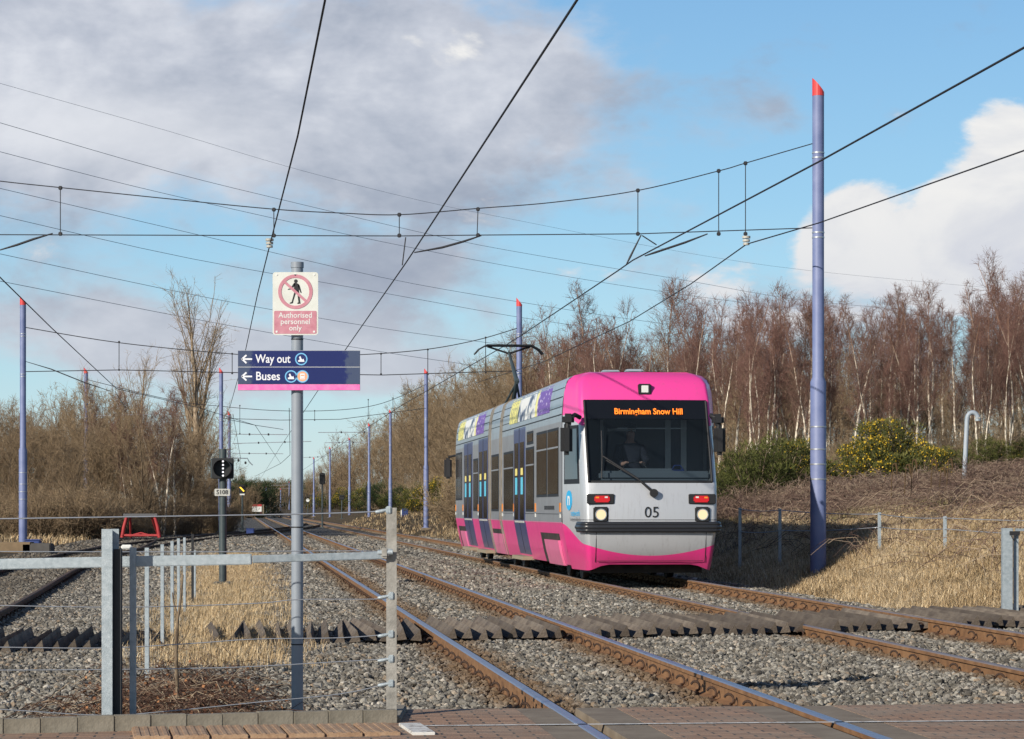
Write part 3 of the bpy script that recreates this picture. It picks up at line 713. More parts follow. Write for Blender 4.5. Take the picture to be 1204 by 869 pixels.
# body sections
prof = [(-wz(z), z) for z in (.26,.5,.75,1.0,1.5,2.0,2.75,2.9,3.1,3.25,3.36,3.44,3.5,3.55,3.58)]+[(-.4,3.61),(.4,3.61)]
prof += [(-x, z) for x, z in prof[-3::-1]]
def section(y0, y1, name='body_section', narrow=1.0, mats=None):
    mb = MB(); vs = []; ys = np.linspace(y0, y1, max(2, int((y1-y0)/2)))
    for y in ys: vs += [(x*narrow, y, z) for x, z in prof]
    n_ = len(prof)
    for j in range(len(ys)-1):
        for i in range(n_-1):
            zm = (prof[i][1]+prof[i+1][1])/2; mi = 0 if zm < 1.0 else (1 if zm < 2.8 else 2)
            b_ = j*n_; mb.add([vs[b_+i], vs[b_+i+1], vs[b_+n_+i+1], vs[b_+n_+i]], [(0,1,2,3)], mi, False)
    mb.add(vs[:n_], [range(n_)], 1); mb.add(vs[-n_:], [range(n_)], 1); return mb.build(name, mats or [M['pink'], M['grey'], M['roofgrey']], tram)
section(2.15, 11.75); section(12.05, 14.2); section(14.55, LT-1.5)
# shell around the cab between y=1.5 and 2.15 is open at the front so the cab can be seen into
mb = MB(); n_ = len(prof); vs = [(x,1.5,z) for x,z in prof]+[(x,2.15,z) for x,z in prof]
for i in range(n_-1):
    zm = (prof[i][1]+prof[i+1][1])/2; mb.add([vs[i],vs[i+1],vs[n_+i+1],vs[n_+i]], [(0,1,2,3)], 0 if zm < 1 else (1 if zm < 2.8 else 2))
mb.build('body_section', [M['pink'], M['grey'], M['roofgrey']], tram)
bl = noisy('bellows', (.02,.018,.015), (.07,.06,.045), 10, .8)
for y0, y1 in ((11.75,12.05),(14.2,14.55)): section(y0+.001, y1-.001, 'bellows', .955, [bl,bl,bl])
for y in (11.73,12.07,14.18,14.57):
    MB().tube([(x*1.004-.0, y, z) for x, z in prof if x < 0], .016, 5).build('joint_trim', noisy('joint_trim', (.14,.12,.09), (.24,.20,.15), 5, .6), tram)
# rear cab: same nose turned round
rn = nose.copy(); COL.objects.link(rn); rn.location = (0,LT,0); rn.rotation_euler = (0,0,math.pi)
rw = MB().add([(-x, LT-y-.012, z) for x,y,z in V], fs_+fd, 0, True).build('rear_windscreen', M['panel'], tram)
# side panels helper (left = camera side, and mirrored right)
def swz(z): return wz(z)
def sidepanel(name, y0, y1, z0, z1, m_, off=.004, both=True, nz_=4, parent=None, bev=0):
    r = []
    for s in ((-1,1) if both else (-1,)):
        mb = MB(); vs = []; zs_ = sorted(set([z0+(z1-z0)*k/nz_ for k in range(nz_+1)]+[z for z in (.5,1.0,2.8,3.1,3.36,3.48) if z0 < z < z1]))
        for z in zs_: vs += [(s*(wz(z)+off), y0, z), (s*(wz(z)+off), y1, z), (s*(wz(z)-.02), y0, z), (s*(wz(z)-.02), y1, z)]
        fs = []
        for j in range(len(zs_)-1):
            b_ = j*4; c_ = b_+4; fs += [(b_,b_+1,c_+1,c_), (b_,c_,c_+2,b_+2), (b_+1,b_+3,c_+3,c_+1)]
        e = (len(zs_)-1)*4; fs += [(0,2,3,1), (e,e+1,e+3,e+2)]
        mb.add(vs, fs, 0); r.append(mb.build(name, m_, parent or tram))
    return r
def window(y0, y1, z0, z1, vent=True, sticker=False):
    for s in (-1,1):
        fr = sidepanel('window', y0, y1, z0, z1, M['rubber'], .004, both=False)[0]
        if s == 1: fr.scale = (-1,1,1)
        g_ = sidepanel('pane', y0+.06, y1-.06, z0+.05, z1-.05, M['sideglass'], .010, both=False, parent=fr)
        if vent: sidepanel('transom', y0+.05, y1-.05, z1-.36, z1-.33, M['grey'], .015, both=False, parent=fr)
window(3.68,5.32,1.45,2.66); window(1.98,3.60,1.45,2.66)
for y0, y1 in ((5.72,7.12),(9.42,11.35),(12.38,14.0),(17.2,18.45)):
    window(y0, y1, 1.18, 2.42)
window(5.85,6.95,2.47,2.72,False)
window(21.55,22.95,1.45,2.66,False); window(23.0,LT-1.6,1.45,2.66,False)
for y0, y1 in ((7.25,9.3),(14.8,17.05),(18.7,21.0)):
    for s in (-1,1):
        d_ = sidepanel('door', y0, y1, .34, 2.84, M['navy'], .006, both=False, nz_=8)[0]
        if s == 1: d_.scale = (-1,1,1)
        w2 = (y1-y0)/2
        for q in (0,1):
            a_ = y0+q*w2+.17; b_ = y0+(q+1)*w2-.17
            sidepanel('door_window', a_, b_, 1.02, 2.55, M['sideglass'], .012, both=False, parent=d_, nz_=2)
            sidepanel('notice', (a_+b_)/2-.17, (a_+b_)/2+.17, 1.52, 1.86, M['skyblue'], .017, both=False, parent=d_, nz_=1)
            sidepanel('handle', (a_+b_)/2-.16, (a_+b_)/2+.16, 1.90, 2.04, M['yellow'], .018, both=False, parent=d_, nz_=1)
        sidepanel('door_seam', y0+w2-.02, y0+w2+.02, .36, 2.84, M['rubber'], .010, both=False, parent=d_)
        sidepanel('door_sill', y0+.2, y1-.2, .96, 1.0, M['lampclear'], .012, both=False, parent=d_, nz_=1)
        MB().box((-1.2,(y0+y1)/2,.27), (.34,y1-y0-.1,.07)).build('step', M['wood_step'], d_)
# bogie openings in the skirt
for a_, b_ in ((2.2,5.0),(LT-4.0,LT-2.0)):
    sidepanel('bogie_opening', a_, b_, .26, .80, M['chassis'], .003)
    sidepanel('bogie_cover', a_-.0, b_-.75, .24, .68, M['pinkpale'], .045, nz_=3)
sidepanel('joint_gap', 12.2, 14.1, .70, .80, M['chassis'], .004); sidepanel('lower_panel', 11.9, 14.3, .26, .70, M['pinkpale'], .012)
sidepanel('pink_edge', 1.55, LT-1.6, .985, 1.0, M['pinkpale'], .006, nz_=1)
for z in (3.0, 3.17, 3.33): 
    sidepanel('roof_seam', 1.6, 11.7, z, z+.014, M['rubber'], .0035, nz_=1); sidepanel('roof_seam', 14.6, LT-1.6, z, z+.014, M['rubber'], .0035, nz_=1); sidepanel('roof_seam', 12.1, 14.15, z, z+.014, M['rubber'], .0035, nz_=1)
sidepanel('roof_seam', 1.6, 11.7, 2.86, 2.88, M['rubber'], .0035, nz_=1); sidepanel('roof_seam', 14.6, LT-1.6, 2.86, 2.88, M['rubber'], .0035, nz_=1)
sidepanel('cab_seam', 1.49, 1.515, 1.0, 3.5, M['rubber'], .004, nz_=6)
for y in (1.7, 5.45, 9.35-.05, 11.55, 17.1+.02, 21.25, 24.9-1.5): sidepanel('marker_light', y, y+.12, 1.18, 1.34, M['amber'], .012, nz_=1); sidepanel('marker_reflector', y, y+.12, 1.08, 1.15, M['lampclear'], .012, nz_=1)
for k in range(9): sidepanel('grille', 2.6+k*.17, 2.7+k*.17, 1.22, 1.29, M['rubber'], .006, nz_=1)
sidepanel('lower_seam', 1.6, 11.7, 1.14, 1.15, M['rubber'], .004, nz_=1)
def advert():
    m_ = mat('advert_print', (1,1,1), .5); n = NT(m_); c = n.xyz(n.coord('Generated')); f = n.math('SUBTRACT', 1, c[1])
    cmb = n.new('ShaderNodeCombineXYZ'); n.link(n.math('MULTIPLY', c[1], 8), cmb.inputs[0]); n.link(n.math('MULTIPLY', c[2], 1.1), cmb.inputs[1])
    fig = n.ramp(n.noise(cmb.outputs[0], 1.9, 2, .5, .4), [(.38, (.08,.10,.16)), (.46, (.25,.30,.38)), (.52, (.70,.70,.66)), (.62, (.78,.78,.74))])
    txt = n.mix(n.math('MULTIPLY', n.sm(n.noise(cmb.outputs[0], 5.5, 2), .52, .56), .75), (.80,.74,.22), (.22,.22,.16))
    pur = n.mix(n.math('MULTIPLY', n.sm(n.noise(cmb.outputs[0], 4, 1), .60, .63), .85), (.17,.08,.36), (.66,.60,.76))
    a_ = n.mix(n.math('GREATER_THAN', f, .23), txt, fig); a_ = n.mix(n.math('GREATER_THAN', f, .67), a_, (.84,.78,.28)); a_ = n.mix(n.math('GREATER_THAN', f, .72), a_, pur)
    n.base(a_); return m_
AD = advert()
for a_, b_ in ((3.4,10.25),(16.0,22.8)):
    sidepanel('roof_advert', a_, b_, 2.97, 3.46, AD, .009, nz_=5)
# roof gear
mb = MB()
for y0, y1, w_ in ((4.2,7.0,1.3),(8.2,10.8,1.3),(16,19,1.3)): mb.box((0,(y0+y1)/2,3.62), (w_,y1-y0,.06), bev=.03)
mb.box((-.45,1.75,3.62),(.3,.3,.05),bev=.02); mb.box((-.05,1.7,3.63),(.28,.3,.06),bev=.02); mb.build('roof_equipment', M['roofgrey'], tram)
# pantograph
pg = MB(); y = 22.6
pg.box((0,21.6,3.72), (1.0,1.6,.08)); pg.tube([(0,22.3,3.74),(0,21.0,4.45)], .055, 8); pg.tube([(-.25,22.3,3.74),(0,21.1,4.40)], .03, 6); pg.tube([(.25,22.3,3.74),(0,21.1,4.40)], .03, 6)
pg.tube([(0,21.0,4.40),(0,22.95,5.25)], [.06,.035], 8)
pn = pg.build('pantograph', M['darkgreen'], tram)
ph_ = MB()
for yy in (22.85,23.15): ph_.tube([(-.88,yy,5.20),(-.78,yy,5.32),(-.6,yy,5.42),(.6,yy,5.42),(.78,yy,5.32),(.88,yy,5.20)], .022, 6)
ph_.tube([(-.55,23,5.40),(0,22.95,5.22),(.55,23,5.40)], .028, 6); ph_.box((0,23,5.435),(1.15,.36,.03)); ph_.build('collector_head', M['dark'], pn)
# underframe and bogies
mb = MB(); mb.box((0,6.9,.42), (1.9,9.3,.2)); mb.box((0,19,.42), (1.9,8.5,.2)); mb.box((0,1.2,.30),(1.9,1.3,.30)); mb.box((0,5.8,.30),(1.7,1.2,.3)); mb.box((-.6,9.5,.25),(.5,1.2,.2)); mb.box((-.6,17.5,.25),(.5,1.0,.2)); mb.build('underframe', M['chassis'], tram)  # low front box added to deepen the shade under the nose
for yc in (3.7, 13.1, LT-4.0):
    bg_ = MB(); bg_.box((-.95,yc,.42),(.14,2.4,.22),bev=.03); bg_.box((.95,yc,.42),(.14,2.4,.22),bev=.03); bg_.box((0,yc,.4),(1.8,.4,.2)); b2 = bg_.build('bogie', M['chassis'], tram)
    for dy in (-.9,.9):
        for s in (-1,1):
            wl = MB().prism([(yc+dy+.34*math.cos(t), .34+.34*math.sin(t)) for t in np.linspace(0,2*math.pi,25)[:-1]], 'x', s*.70, s*.81); wl.prism([(yc+dy+.15*math.cos(t), .34+.15*math.sin(t)) for t in np.linspace(0,2*math.pi,17)[:-1]], 'x', s*.812, s*.90)
            wl.build('wheel', M['wheel'], b2)

# driver
def skin_figure(name, joints, links_, radii, m_, root=0, sub=2):
    me = bpy.data.meshes.new(name); me.from_pydata(joints, links_, []); o = bpy.data.objects.new(name, me); COL.objects.link(o)
    md = o.modifiers.new('s','SKIN'); 
    for i, r in enumerate(radii): me.skin_vertices[0].data[i].radius = (r, r) if not isinstance(r, tuple) else r; me.skin_vertices[0].data[i].use_root = (i == root)
    md.use_smooth_shade = True; s2 = o.modifiers.new('u','SUBSURF'); s2.levels = s2.render_levels = sub
    dg = bpy.context.evaluated_depsgraph_get(); dg.update(); m2 = bpy.data.meshes.new_from_object(o.evaluated_get(dg)); bpy.data.objects.remove(o)
    m2.materials.clear(); return link(name, m2, m_, None, True)
J = [(0,.15,.05),(0,.17,.3),(0,.15,.52),(0,.10,.64),(0,.06,.74),(0,.04,.85),
     (-.2,.12,.54),(-.27,-.02,.30),(-.18,-.28,.26),(-.13,-.36,.28),(.2,.12,.54),(.28,-.02,.30),(.17,-.28,.26),(.12,-.36,.28),
     (-.12,-.1,.02),(-.14,-.38,.0),(.12,-.1,.02),(.14,-.38,.0),
     (-.10,-.40,.29),(-.135,-.41,.30),(-.16,-.40,.28),(.09,-.40,.29),(.125,-.41,.30),(.15,-.40,.28)]
E = [(0,1),(1,2),(2,3),(3,4),(4,5),(2,6),(6,7),(7,8),(8,9),(2,10),(10,11),(11,12),(12,13),(0,14),(14,15),(0,16),(16,17),(9,18),(9,19),(9,20),(13,21),(13,22),(13,23)]
R = [.16,.15,.16,.06,.075,.095,.075,.05,.038,.03,.075,.05,.038,.03,.09,.07,.09,.07,.011,.011,.011,.011,.011,.011]
sk = mat('skin', (.42,.24,.18), .6)
dr = skin_figure('person', J, E, R, sk); dr.location = (2.34-.16*math.cos(TH)-1.25*math.sin(TH), 42.7-.16*math.sin(TH)+1.25*math.cos(TH), 1.74); dr.rotation_euler = (0,0,TH)
tag(dr, 'tram driver in dark jacket and cap seated behind the windscreen', 'person')
JJ = J[:4]+[J[6],J[7],J[8],J[10],J[11],J[12],J[14],J[15],J[16],J[17]]
jk = skin_figure('jacket', JJ, [(0,1),(1,2),(2,3),(2,4),(4,5),(5,6),(2,7),(7,8),(8,9),(0,10),(10,11),(0,12),(12,13)], [.18,.17,.175,.085,.09,.065,.052,.09,.065,.052,.10,.08,.10,.08], mat('dark_jacket', (.012,.014,.025), .9)); jk.parent = dr
mb = MB(); mb.tube([(0,.03,.89),(0,.04,.94),(0,.05,.975)], [.105,.10,.03], 14); mb.box((0,-.07,.895),(.14,.12,.012),rx=.15,bev=.004); mb.build('cap', mat('cap', (.02,.02,.03), .9), dr)
mb = MB(); mb.prism([(-.012,.84),(.012,.84),(.004,.875),(-.004,.875)],'y',-.075,-.02); mb.build('nose', sk, dr)
mb = MB(); mb.box((-.034,-.048,.872),(.05,.02,.026),bev=.006); mb.box((.034,-.048,.872),(.05,.02,.026),bev=.006); mb.build('glasses', M['dark'], dr); MB().box((0,-.052,.81),(.045,.012,.009)).build('mouth', mat('lip', (.3,.1,.09), .6), dr)
mb = MB(); mb.box((0,0,0),(.36,.22,.26),bev=.07); mb.tube([(-.1,0,.12),(-.05,0,.2),(.05,0,.2),(.1,0,.12)],.014,6); o = mb.build('bag', mat('blue_bag', (.01,.03,.14), .8))
o.location = (2.34+.62-.12, 42.7+1.1, 1.78); o.rotation_euler = (0,0,TH); tag(o, 'dark blue bag on the right side of the tram cab dashboard', 'bag')

# ------------------------------------------------------------------ masts
def mast(name, px, topy, D, basez, label, d_up=.105, d_lo=.142, base_extra=None, group='lavender overhead line masts'):
    X = (px-CX)/F*D; top_ = CZ+(HY-topy)/F*D; H = top_-basez
    e = empty('overhead_line_mast', (X, D, basez), label=label, cat='mast', group=group)
    zc = H*.39
    if D != 46: MB().box((0,0,0),(.62,.62,.16),bev=.03).build('footing', M['concrete'], e); MB().tube([(0,0,.06),(0,0,.10)], .24, 16).build('base_flange', M['lavender'], e)
    MB().tube([(0,0,-.3),(0,0,zc),(0,0,zc+.09),(0,0,H-.32)], [d_lo,d_lo,d_up,d_up], 18).build('mast_pole', M['lavender'], e)
    n_ = 18; vs = [(d_up*1.03*math.cos(2*math.pi*k/n_), d_up*1.03*math.sin(2*math.pi*k/n_), H-.32) for k in range(n_)]+[(d_up*1.03*math.cos(2*math.pi*k/n_), d_up*1.03*math.sin(2*math.pi*k/n_), H-.13-.13*math.cos(2*math.pi*k/n_)*1.0) for k in range(n_)]
    MB().add(vs, [(k,(k+1)%n_,n_+(k+1)%n_,n_+k) for k in range(n_)]+[range(n_,2*n_), list(range(n_))[::-1]]).build('mast_cap', M['redcap'], e)
    bz = [H*.84,H*.85,H*.68,H*.69] + [H*.30,H*.255,H*.225,H*.195]
    for i, z in enumerate(bz): MB().tube([(0,0,z-.012),(0,0,z+.012)], (d_up if i < 4 else d_lo)+.008, 18).build('band', M['band'], e)
    return e
mast('m', 962, 92, 46, .02, 'tall lavender mast with red cap right of the tram, nearest of all the masts')
mast('m', 610.5, 350, 94, .1, 'lavender mast standing behind the tram beside its pantograph')
mast('m', 501, 433, 141, .1, 'lavender mast just left of the rear end of the tram')
mast('m', 459, 481, 200, .1, 'lavender mast behind the blue noticeboard, second left of the tram')
mast('m', 434, 497, 231, .1, 'slim lavender mast between the black-based mast and the blue noticeboard mast')
mast('m', 411, 514, 275, .1, 'far lavender mast with a blue box at its foot')
mast('m', 388, 525, 310, .1, 'far lavender mast behind the dark signal post right of the sign')
mast('m', 369, 537, 350, .1, 'small far lavender mast beside the grey sign pole')
mast('m', 27, 348, 89, -.15, 'tall lavender mast at the left edge with a blue box at its foot')
mast('m', 101, 432, 136, .1, 'lavender mast half hidden in the bare trees on the left')
mast('m', 260, 432, 138, -.1, 'lavender mast rising behind the line signal with white dots')
mast('m', 269.5, 483, 180, -.1, 'lavender mast with bracket arms just right of the line signal')
for px, py, D in ((291,568,420),(313,571,480),(330,574,560),(340,566,620)):
    mast('m', px, py, D, .5, {291:'distant lavender mast at the far end of the line beside the white board',313:'distant lavender mast second from the left at the far end',330:'distant lavender mast third from the left at the far end',340:'farthest small lavender mast against the dark trees'}[px])
def thingbox(name, px, py, D, dims, m_, label, cat, detail=None):
    p = at(px, py, D); e = empty(name, (p.x, p.y, p.z), label=label, cat=cat); MB().box((0,0,dims[2]/2), dims, bev=min(dims)*.08).build('cabinet_body', m_, e)
    MB().box((0,-dims[1]/2-.004,dims[2]*.5), (dims[0]*.8,.012,dims[2]*.8)).build('door', m_, e); MB().box((0,0,dims[2]+.012),(dims[0]*1.05,dims[1]*1.05,.03)).build('lid', m_, e)
    return e
thingbox('equipment_box', 39.5, 646, 88, (.5,.4,.32), M['bluebox'], 'small blue equipment box at the foot of the left-edge mast', 'equipment box')
thingbox('equipment_box', 294.5, 629, 137, (.42,.3,.33), M['bluebox'], 'small blue box on the ballast right of the dotted signal post', 'equipment box')
thingbox('equipment_box', 411.5, 613, 272, (.6,.4,.38), M['bluebox'], 'blue box at the foot of a far lavender mast', 'equipment box')
# concrete slabs by left mast
for k, (px, w_, c) in enumerate(((17,1.1,(.17,.12,.07)), (45,.85,(.07,.065,.06)))):
    o = MB().box((0,0,.0), (w_,.7,.36), bev=.03).build('concrete_block', noisy('block%d'%k, c, tuple(q*1.4 for q in c), 4, .9)); p = at(px, 655, 76); p.z = float(zg(p.x, 76))+.13; o.location = p
    tag(o, ['brown stained concrete block at the foot of the left-edge mast','dark grey concrete block right of the brown one at the left-edge mast'][k], 'concrete block')
# noticeboard
e = empty('noticeboard', at(474.5,618,190), label='blue backed notice board with white edge on a short post', cat='noticeboard')
MB().tube([(0,0,0),(0,0,.9)], .05, 8).build('post', M['bluebox'], e); MB().box((.1,0,.95),(.46,.06,.62),bev=.02).build('board', M['bluebox'], e); MB().box((-.17,-.02,.85),(.08,.05,.6)).build('edge_strip', M['white'], e)

# ------------------------------------------------------------------ overhead wires
def sag(p0, p1, s, n_=16):
    return [p0.lerp(p1, k/n_)+Vector((0,0,-s*4*(k/n_)*(1-k/n_))) for k in range(n_+1)]
def smooth_pts(P, k=6):
    out = []
    for i in range(len(P)-1):
        a, b_, c, d_ = P[max(i-1,0)], P[i], P[i+1], P[min(i+2,len(P)-1)]
        for q in range(k):
            t = q/k; out.append(.5*((2*b_)+(-a+c)*t+(2*a-5*b_+4*c-d_)*t*t+(-a+3*b_-3*c+d_)*t**3))
    return out+[P[-1]]
def wire_obj(name, pts, r, label, cat='wire', m_=None, group=None):
    o = MB().tube(pts, r, 5).build(name, m_ or M['wire']); return tag(o, label, cat, group)
def cpts(l, z): return [atz(a, b_, z) for a, b_ in l]
def contact(l, z, label, r=.0125):
    P = cpts(l, z); o = wire_obj('contact_wire', P, r, label, 'contact wire'); return o
# near track
contact([(790,-170),(678,1),(490,290),(476,311),(407,410),(372,462),(330,525),(305,565)], 5.5, 'thick contact wire running down the sky to behind the direction sign')
contact([(1420,-60),(1204,56),(963,190),(744,306),(727,318),(618,391),(596,405),(470,478),(390,530),(330,570)], 5.5, 'contact wire crossing the big mast and touching the tram pantograph')
contact([(-40,285),(2,328),(60,385),(137,457),(232,479),(300,500),(330,545)], 5.5, 'contact wire curving down from the left edge past the left mast')
def polywire(l, label, r=.012): return wire_obj('overhead_wire', [at(*q) for q in l], r, label, 'overhead wire')
polywire([(395,-90,21.5),(382,1,24),(350,160,31.5),(318,285,46),(303,345,60),(288,415,77),(270,480,120)], 'steep wire dropping from the top edge to the left end of the direction sign')
polywire([(1420,75,27),(1204,177,34.6),(963,262,44),(878,287,46),(812,334,55),(740,378,65),(640,425,85),(560,450,110)], 'wire rising from the woods to the right edge below the contact wire')
def span(label, D, up, lo, drops, r=.0095, ins=(), arms=()):
    e = empty('span_wire', at(up[0][0], up[0][1], D), label=label, cat='span wire'); o0 = e.location.copy()
    loc = lambda px, py, dd=0: at(px, py, D+dd)-o0
    MB().tube(smooth_pts([loc(*q) for q in up]), r, 5).build('upper_wire', M['wire'], e)
    MB().tube([loc(*q) for q in lo], r, 5).build('lower_wire', M['wire'], e)
    k = D/F
    for px, a, b_ in drops:
        dr_ = MB().tube([loc(px,a), loc(px+(-1 if px==562 else 0),b_)], r*.9, 5)
        for yy in (a, b_): dr_.box(loc(px,yy), (.07,.05,.07), bev=.012)
        dr_.build('dropper', M['wire'], e)
    for px, py in ins:
        m_ = MB(); c = loc(px, py)
        for q in range(3): m_.tube([c+Vector((0,0,-.02-q*.06)), c+Vector((0,0,.02-q*.06))], .075-.008*q, 10)
        m_.build('insulator', M['white'] if 0 else noisy('insulator', (.35,.34,.30), (.5,.48,.42), 5, .5), e)
    for a in arms: 
        m_ = MB(); m_.tube([loc(*q) for q in a], [.012]+[.022]*(len(a)-2)+[.012], 6); m_.build('registration_arm', M['wire'], e)
    return e
span('near span wire strung across the whole sky to the big right mast', 46,
     [(-110,199),(0,213),(70,220.5),(200,234),(322,246),(400,250.5),(470,252.5),(563,245),(650,238),(750,224),(845,201),(876,192),(955,169)],
     [(-110,275),(0,276),(470,277.5),(560,276.5),(750,275),(955,268)],
     [(71,221,275),(322,246.5,277),(469.5,252.5,277),(562,246,276.5),(750,224,275),(845,201,275),(876.5,192,275)],
     ins=((317,282),(877.5,279)),
     arms=[((0,294),(20,288),(40,281),(62,274.5)), ((477,279,0),(473,312)), ((566,277),(545,284),(520,291),(487,297)), ((754,276),(741,302),(736,312)), ((832,275),(806,285),(770,297),(758,301)), ((755,277),(772,288))])
span('second span wire between the left-edge mast and the mast by the pantograph', 92,
     [(30,385),(140,403),(270,416),(340,419),(425,417),(500,411),(560,400),(608,386)],
     [(30,437),(140,435),(270,438),(450,441),(608,436)],
     [(140,402,435),(273,416,439),(448,416,440),(503,411,440),(571,397,438)], r=.016,
     arms=[((30,425),(60,434),(100,450),(130,460)), ((135,460),(148,480))])
span('third span wire from the mast behind the signal to the mast left of the tram', 138,
     [(101,446),(200,470),(262,478),(330,483),(400,482),(450,474),(501,452)],
     [(262,492),(330,494),(400,493),(501,480)],
     [(282,477,510),(370,483,494),(433,470,492),(462,468,480)], r=.016)
def bracket(label, D, l, hang=None):
    e = empty('bracket_arm', at(l[0][0], l[0][1], D), label=label, cat='bracket arm'); o0 = e.location.copy()
    MB().tube([at(a,b_,D)-o0 for a,b_ in l], .03, 6).build('arm_tube', M['band'], e)
    m_ = MB()
    for q in range(1,3): p = at(l[0][0]+(l[-1][0]-l[0][0])*q/3, l[0][1]+(l[-1][1]-l[0][1])*q/3, D)-o0; m_.box(p, (.12,.08,.16), bev=.02)
    m_.build('clamp', M['wire'], e); return e
bracket('thin metal bar hung across the bare trees left of the poplar', 136, [(110,489),(182,487)])
for l, D, lab in (([(271,510.5),(338,511)],180,'upper of the bracket arms on the mast right of the line signal'), ([(273,521.5),(366,519)],200,'long middle bracket arm right of the line signal mast'), ([(273,533),(333,533.5)],220,'lower bracket arm right of the line signal mast'),
                  ([(374,508.5),(456,508)],200,'bracket arm reaching left from the mast behind the noticeboard'), ([(382,520.5),(432,520)],231,'bracket arm reaching left from the slim mast'), ([(355,538),(383,537)],300,'small far bracket arm right of the sign pole')):
    bracket(lab, D, l)
e = bracket('angled registration arm beside the line signal', 150, [(272,538.5),(291,539),(293,543),(297,547)])
for i, (a, b_, D) in enumerate((((272,568),(310,567),430), ((311,571),(350,570),520), ((290,575),(345,574),600))):
    bracket(['distant gantry bar, highest at the far end of the line','distant gantry bar right of the white board','distant gantry bar, lowest and farthest'][i], D, [a, b_])
polywire([(340,480,110),(341,535,150),(330,545,170),(300,560,260)], 'loose looping wire hanging beside the grey sign pole above the far tracks', .015)
polywire([(274,487,150),(283,540,190),(278,545,200)], 'short vertical hanger wire right of the line signal mast', .015)
polywire([(268,493,160),(300,500,180),(333,505,200)], 'thin far wire leading right from the bracket mast', .02)
if 0: polywire([(268,470,140),(300,490,170),(340,495,190),(366,478,150)], 'sagging far wire crossing behind the grey sign pole', .018)
PL = [[(2,98.6),(199,154.5),(349,199),(498,236.7),(598,257),(800,296),(950,318),(1160,338),(1230,342)],
      [(2,145),(199,202),(349,239),(498,274),(598,294.5),(800,328.6),(950,353.7),(1145,369.8),(1230,376)],
      [(2,179),(149,217),(299,251.6),(448,284),(598,313),(750,338.7),(900,358.8),(1100,380)],
      [(2,222),(224,274),(448,326),(598,353),(760,378),(900,395)],
      [(2,254),(224,304),(448,344),(598,371),(700,386)],
      [(2,299),(249,351),(448,386),(598,406),(700,418)],
      [(2,331),(249,379),(448,413.6),(560,430)]]
ordn = ['topmost','second','third','fourth','fifth','sixth','lowest']
for k, l in enumerate(PL):
    l = [(-40, l[0][1]-(l[1][1]-l[0][1])*42/(l[1][0]-l[0][0]))]+l
    pts = smooth_pts([at(a, b_, 150+(a+40)*.12) for a, b_ in l], 4)
    wire_obj('power_line', pts, .017 if k else .011, '%s of the long power lines slanting down across the sky from the left edge' % ordn[k], 'power line', M['powerwire'], 'high voltage power lines')

# ------------------------------------------------------------------ signs on the pole
SP = Vector(((349.5-CX)/F*15.9, 15.9, -.06))
e = empty('sign_post', SP, label='slim grey steel post carrying the warning and direction signs', cat='post')
MB().tube([(0,0,0),(0,0,2.81)], .037, 20).build('post_tube', M['polegrey'], e); MB().tube([(0,0,2.80),(0,0,2.835)], .041, 20).build('post_cap', M['polegrey'], e)
for z in (.45,1.18,2.35): MB().tube([(0,0,z),(0,0,z+.008)], .0385, 18).build('joint_ring', M['rubber'], e)
def sp(px, py): return (px-CX)/F*15.84, CZ+(HY-py)/F*15.84
x0, z0 = sp(347.3, 357); k = 15.84/F
warn = empty('warning_sign', (x0, 15.84, z0), label='white no-pedestrians warning sign reading Authorised personnel only', cat='sign')
def rrect(w_, h_, r, n_=5):
    p = []
    for cx_, cz_, a0 in ((w_/2-r,h_/2-r,0),(-w_/2+r,h_/2-r,90),(-w_/2+r,-h_/2+r,180),(w_/2-r,-h_/2+r,270)):
        for q in range(n_+1): a = math.radians(a0+90*q/n_); p.append((cx_+r*math.cos(a), cz_+r*math.sin(a)))
    return p
MB().prism(rrect(53.5*k, 74*k, .018), 'y', 0, .004).build('plate', noisy('sign_white', (.60,.61,.55), (.72,.73,.68), 9, .4), warn)
RD = noisy('faded_red', (.47,.17,.22), (.58,.27,.32), 18, .5); 
mb = MB(); mb.prism([(a,b_-22*k*1.0) for a,b_ in rrect(50*k, 27*k, .008)], 'y', -.0012, -.0003); mb.build('red_panel', RD, warn)
zc = 14*k
mb = MB(); mb.disc((0,zc), 20.3*k, -.0030, -.0003, 48, 0, 16.4*k); mb.box((0,-.0022,zc), (34*k,.0022,3.0*k), ry=math.radians(42)); mb.build('prohibition_ring', RD, warn)
fig = MB(); q = k
fig.disc((.6*q,zc+12.4*q), 2.2*q, -.0011, -.0003, 14)
for poly in ([(-1.8,10.4),(1.0,10.6),(4.0,8.8),(4.6,4),(4.2,.5),(-.8,.5),(-1.6,4)], [(3.0,9.6),(5.0,7.6),(6.6,1.5),(7.4,-1.2),(6.2,-1.6),(4.6,2.4),(3.2,6)], [(-1.8,10.2),(-4.4,6.2),(-4.6,4.2),(-8.8,3.2),(-8.8,2.2),(-3.2,2.8),(-2.6,5),(0,8)], [(-.8,1.2),(1.8,1.2),(-.6,-5),(-2.4,-11),(-3,-13.6),(-6.6,-14.2),(-6.6,-13),(-4.4,-12)], [(1,1.2),(4.2,1.2),(5.0,-5),(5.6,-11.6),(6.2,-14),(2.4,-14.4),(2.2,-13.4),(3.6,-12.4),(2.6,-5)]):
    fig.prism([(a*q, zc+b_*q) for a, b_ in poly], 'y', -.0014, -.0003)
fig.build('pedestrian_symbol', M['dark'], warn)
WT = mat('faded_white_print', (.70,.68,.66), .5)
for i, s in enumerate(('Authorised','personnel','only')): text(s, 8.9*k, WT, (0,-.0022,(-13.9-7.5*i)*k), warn, align='CENTER', bold=.0006, ext=.0003, squash=.98)
sc_ = MB()
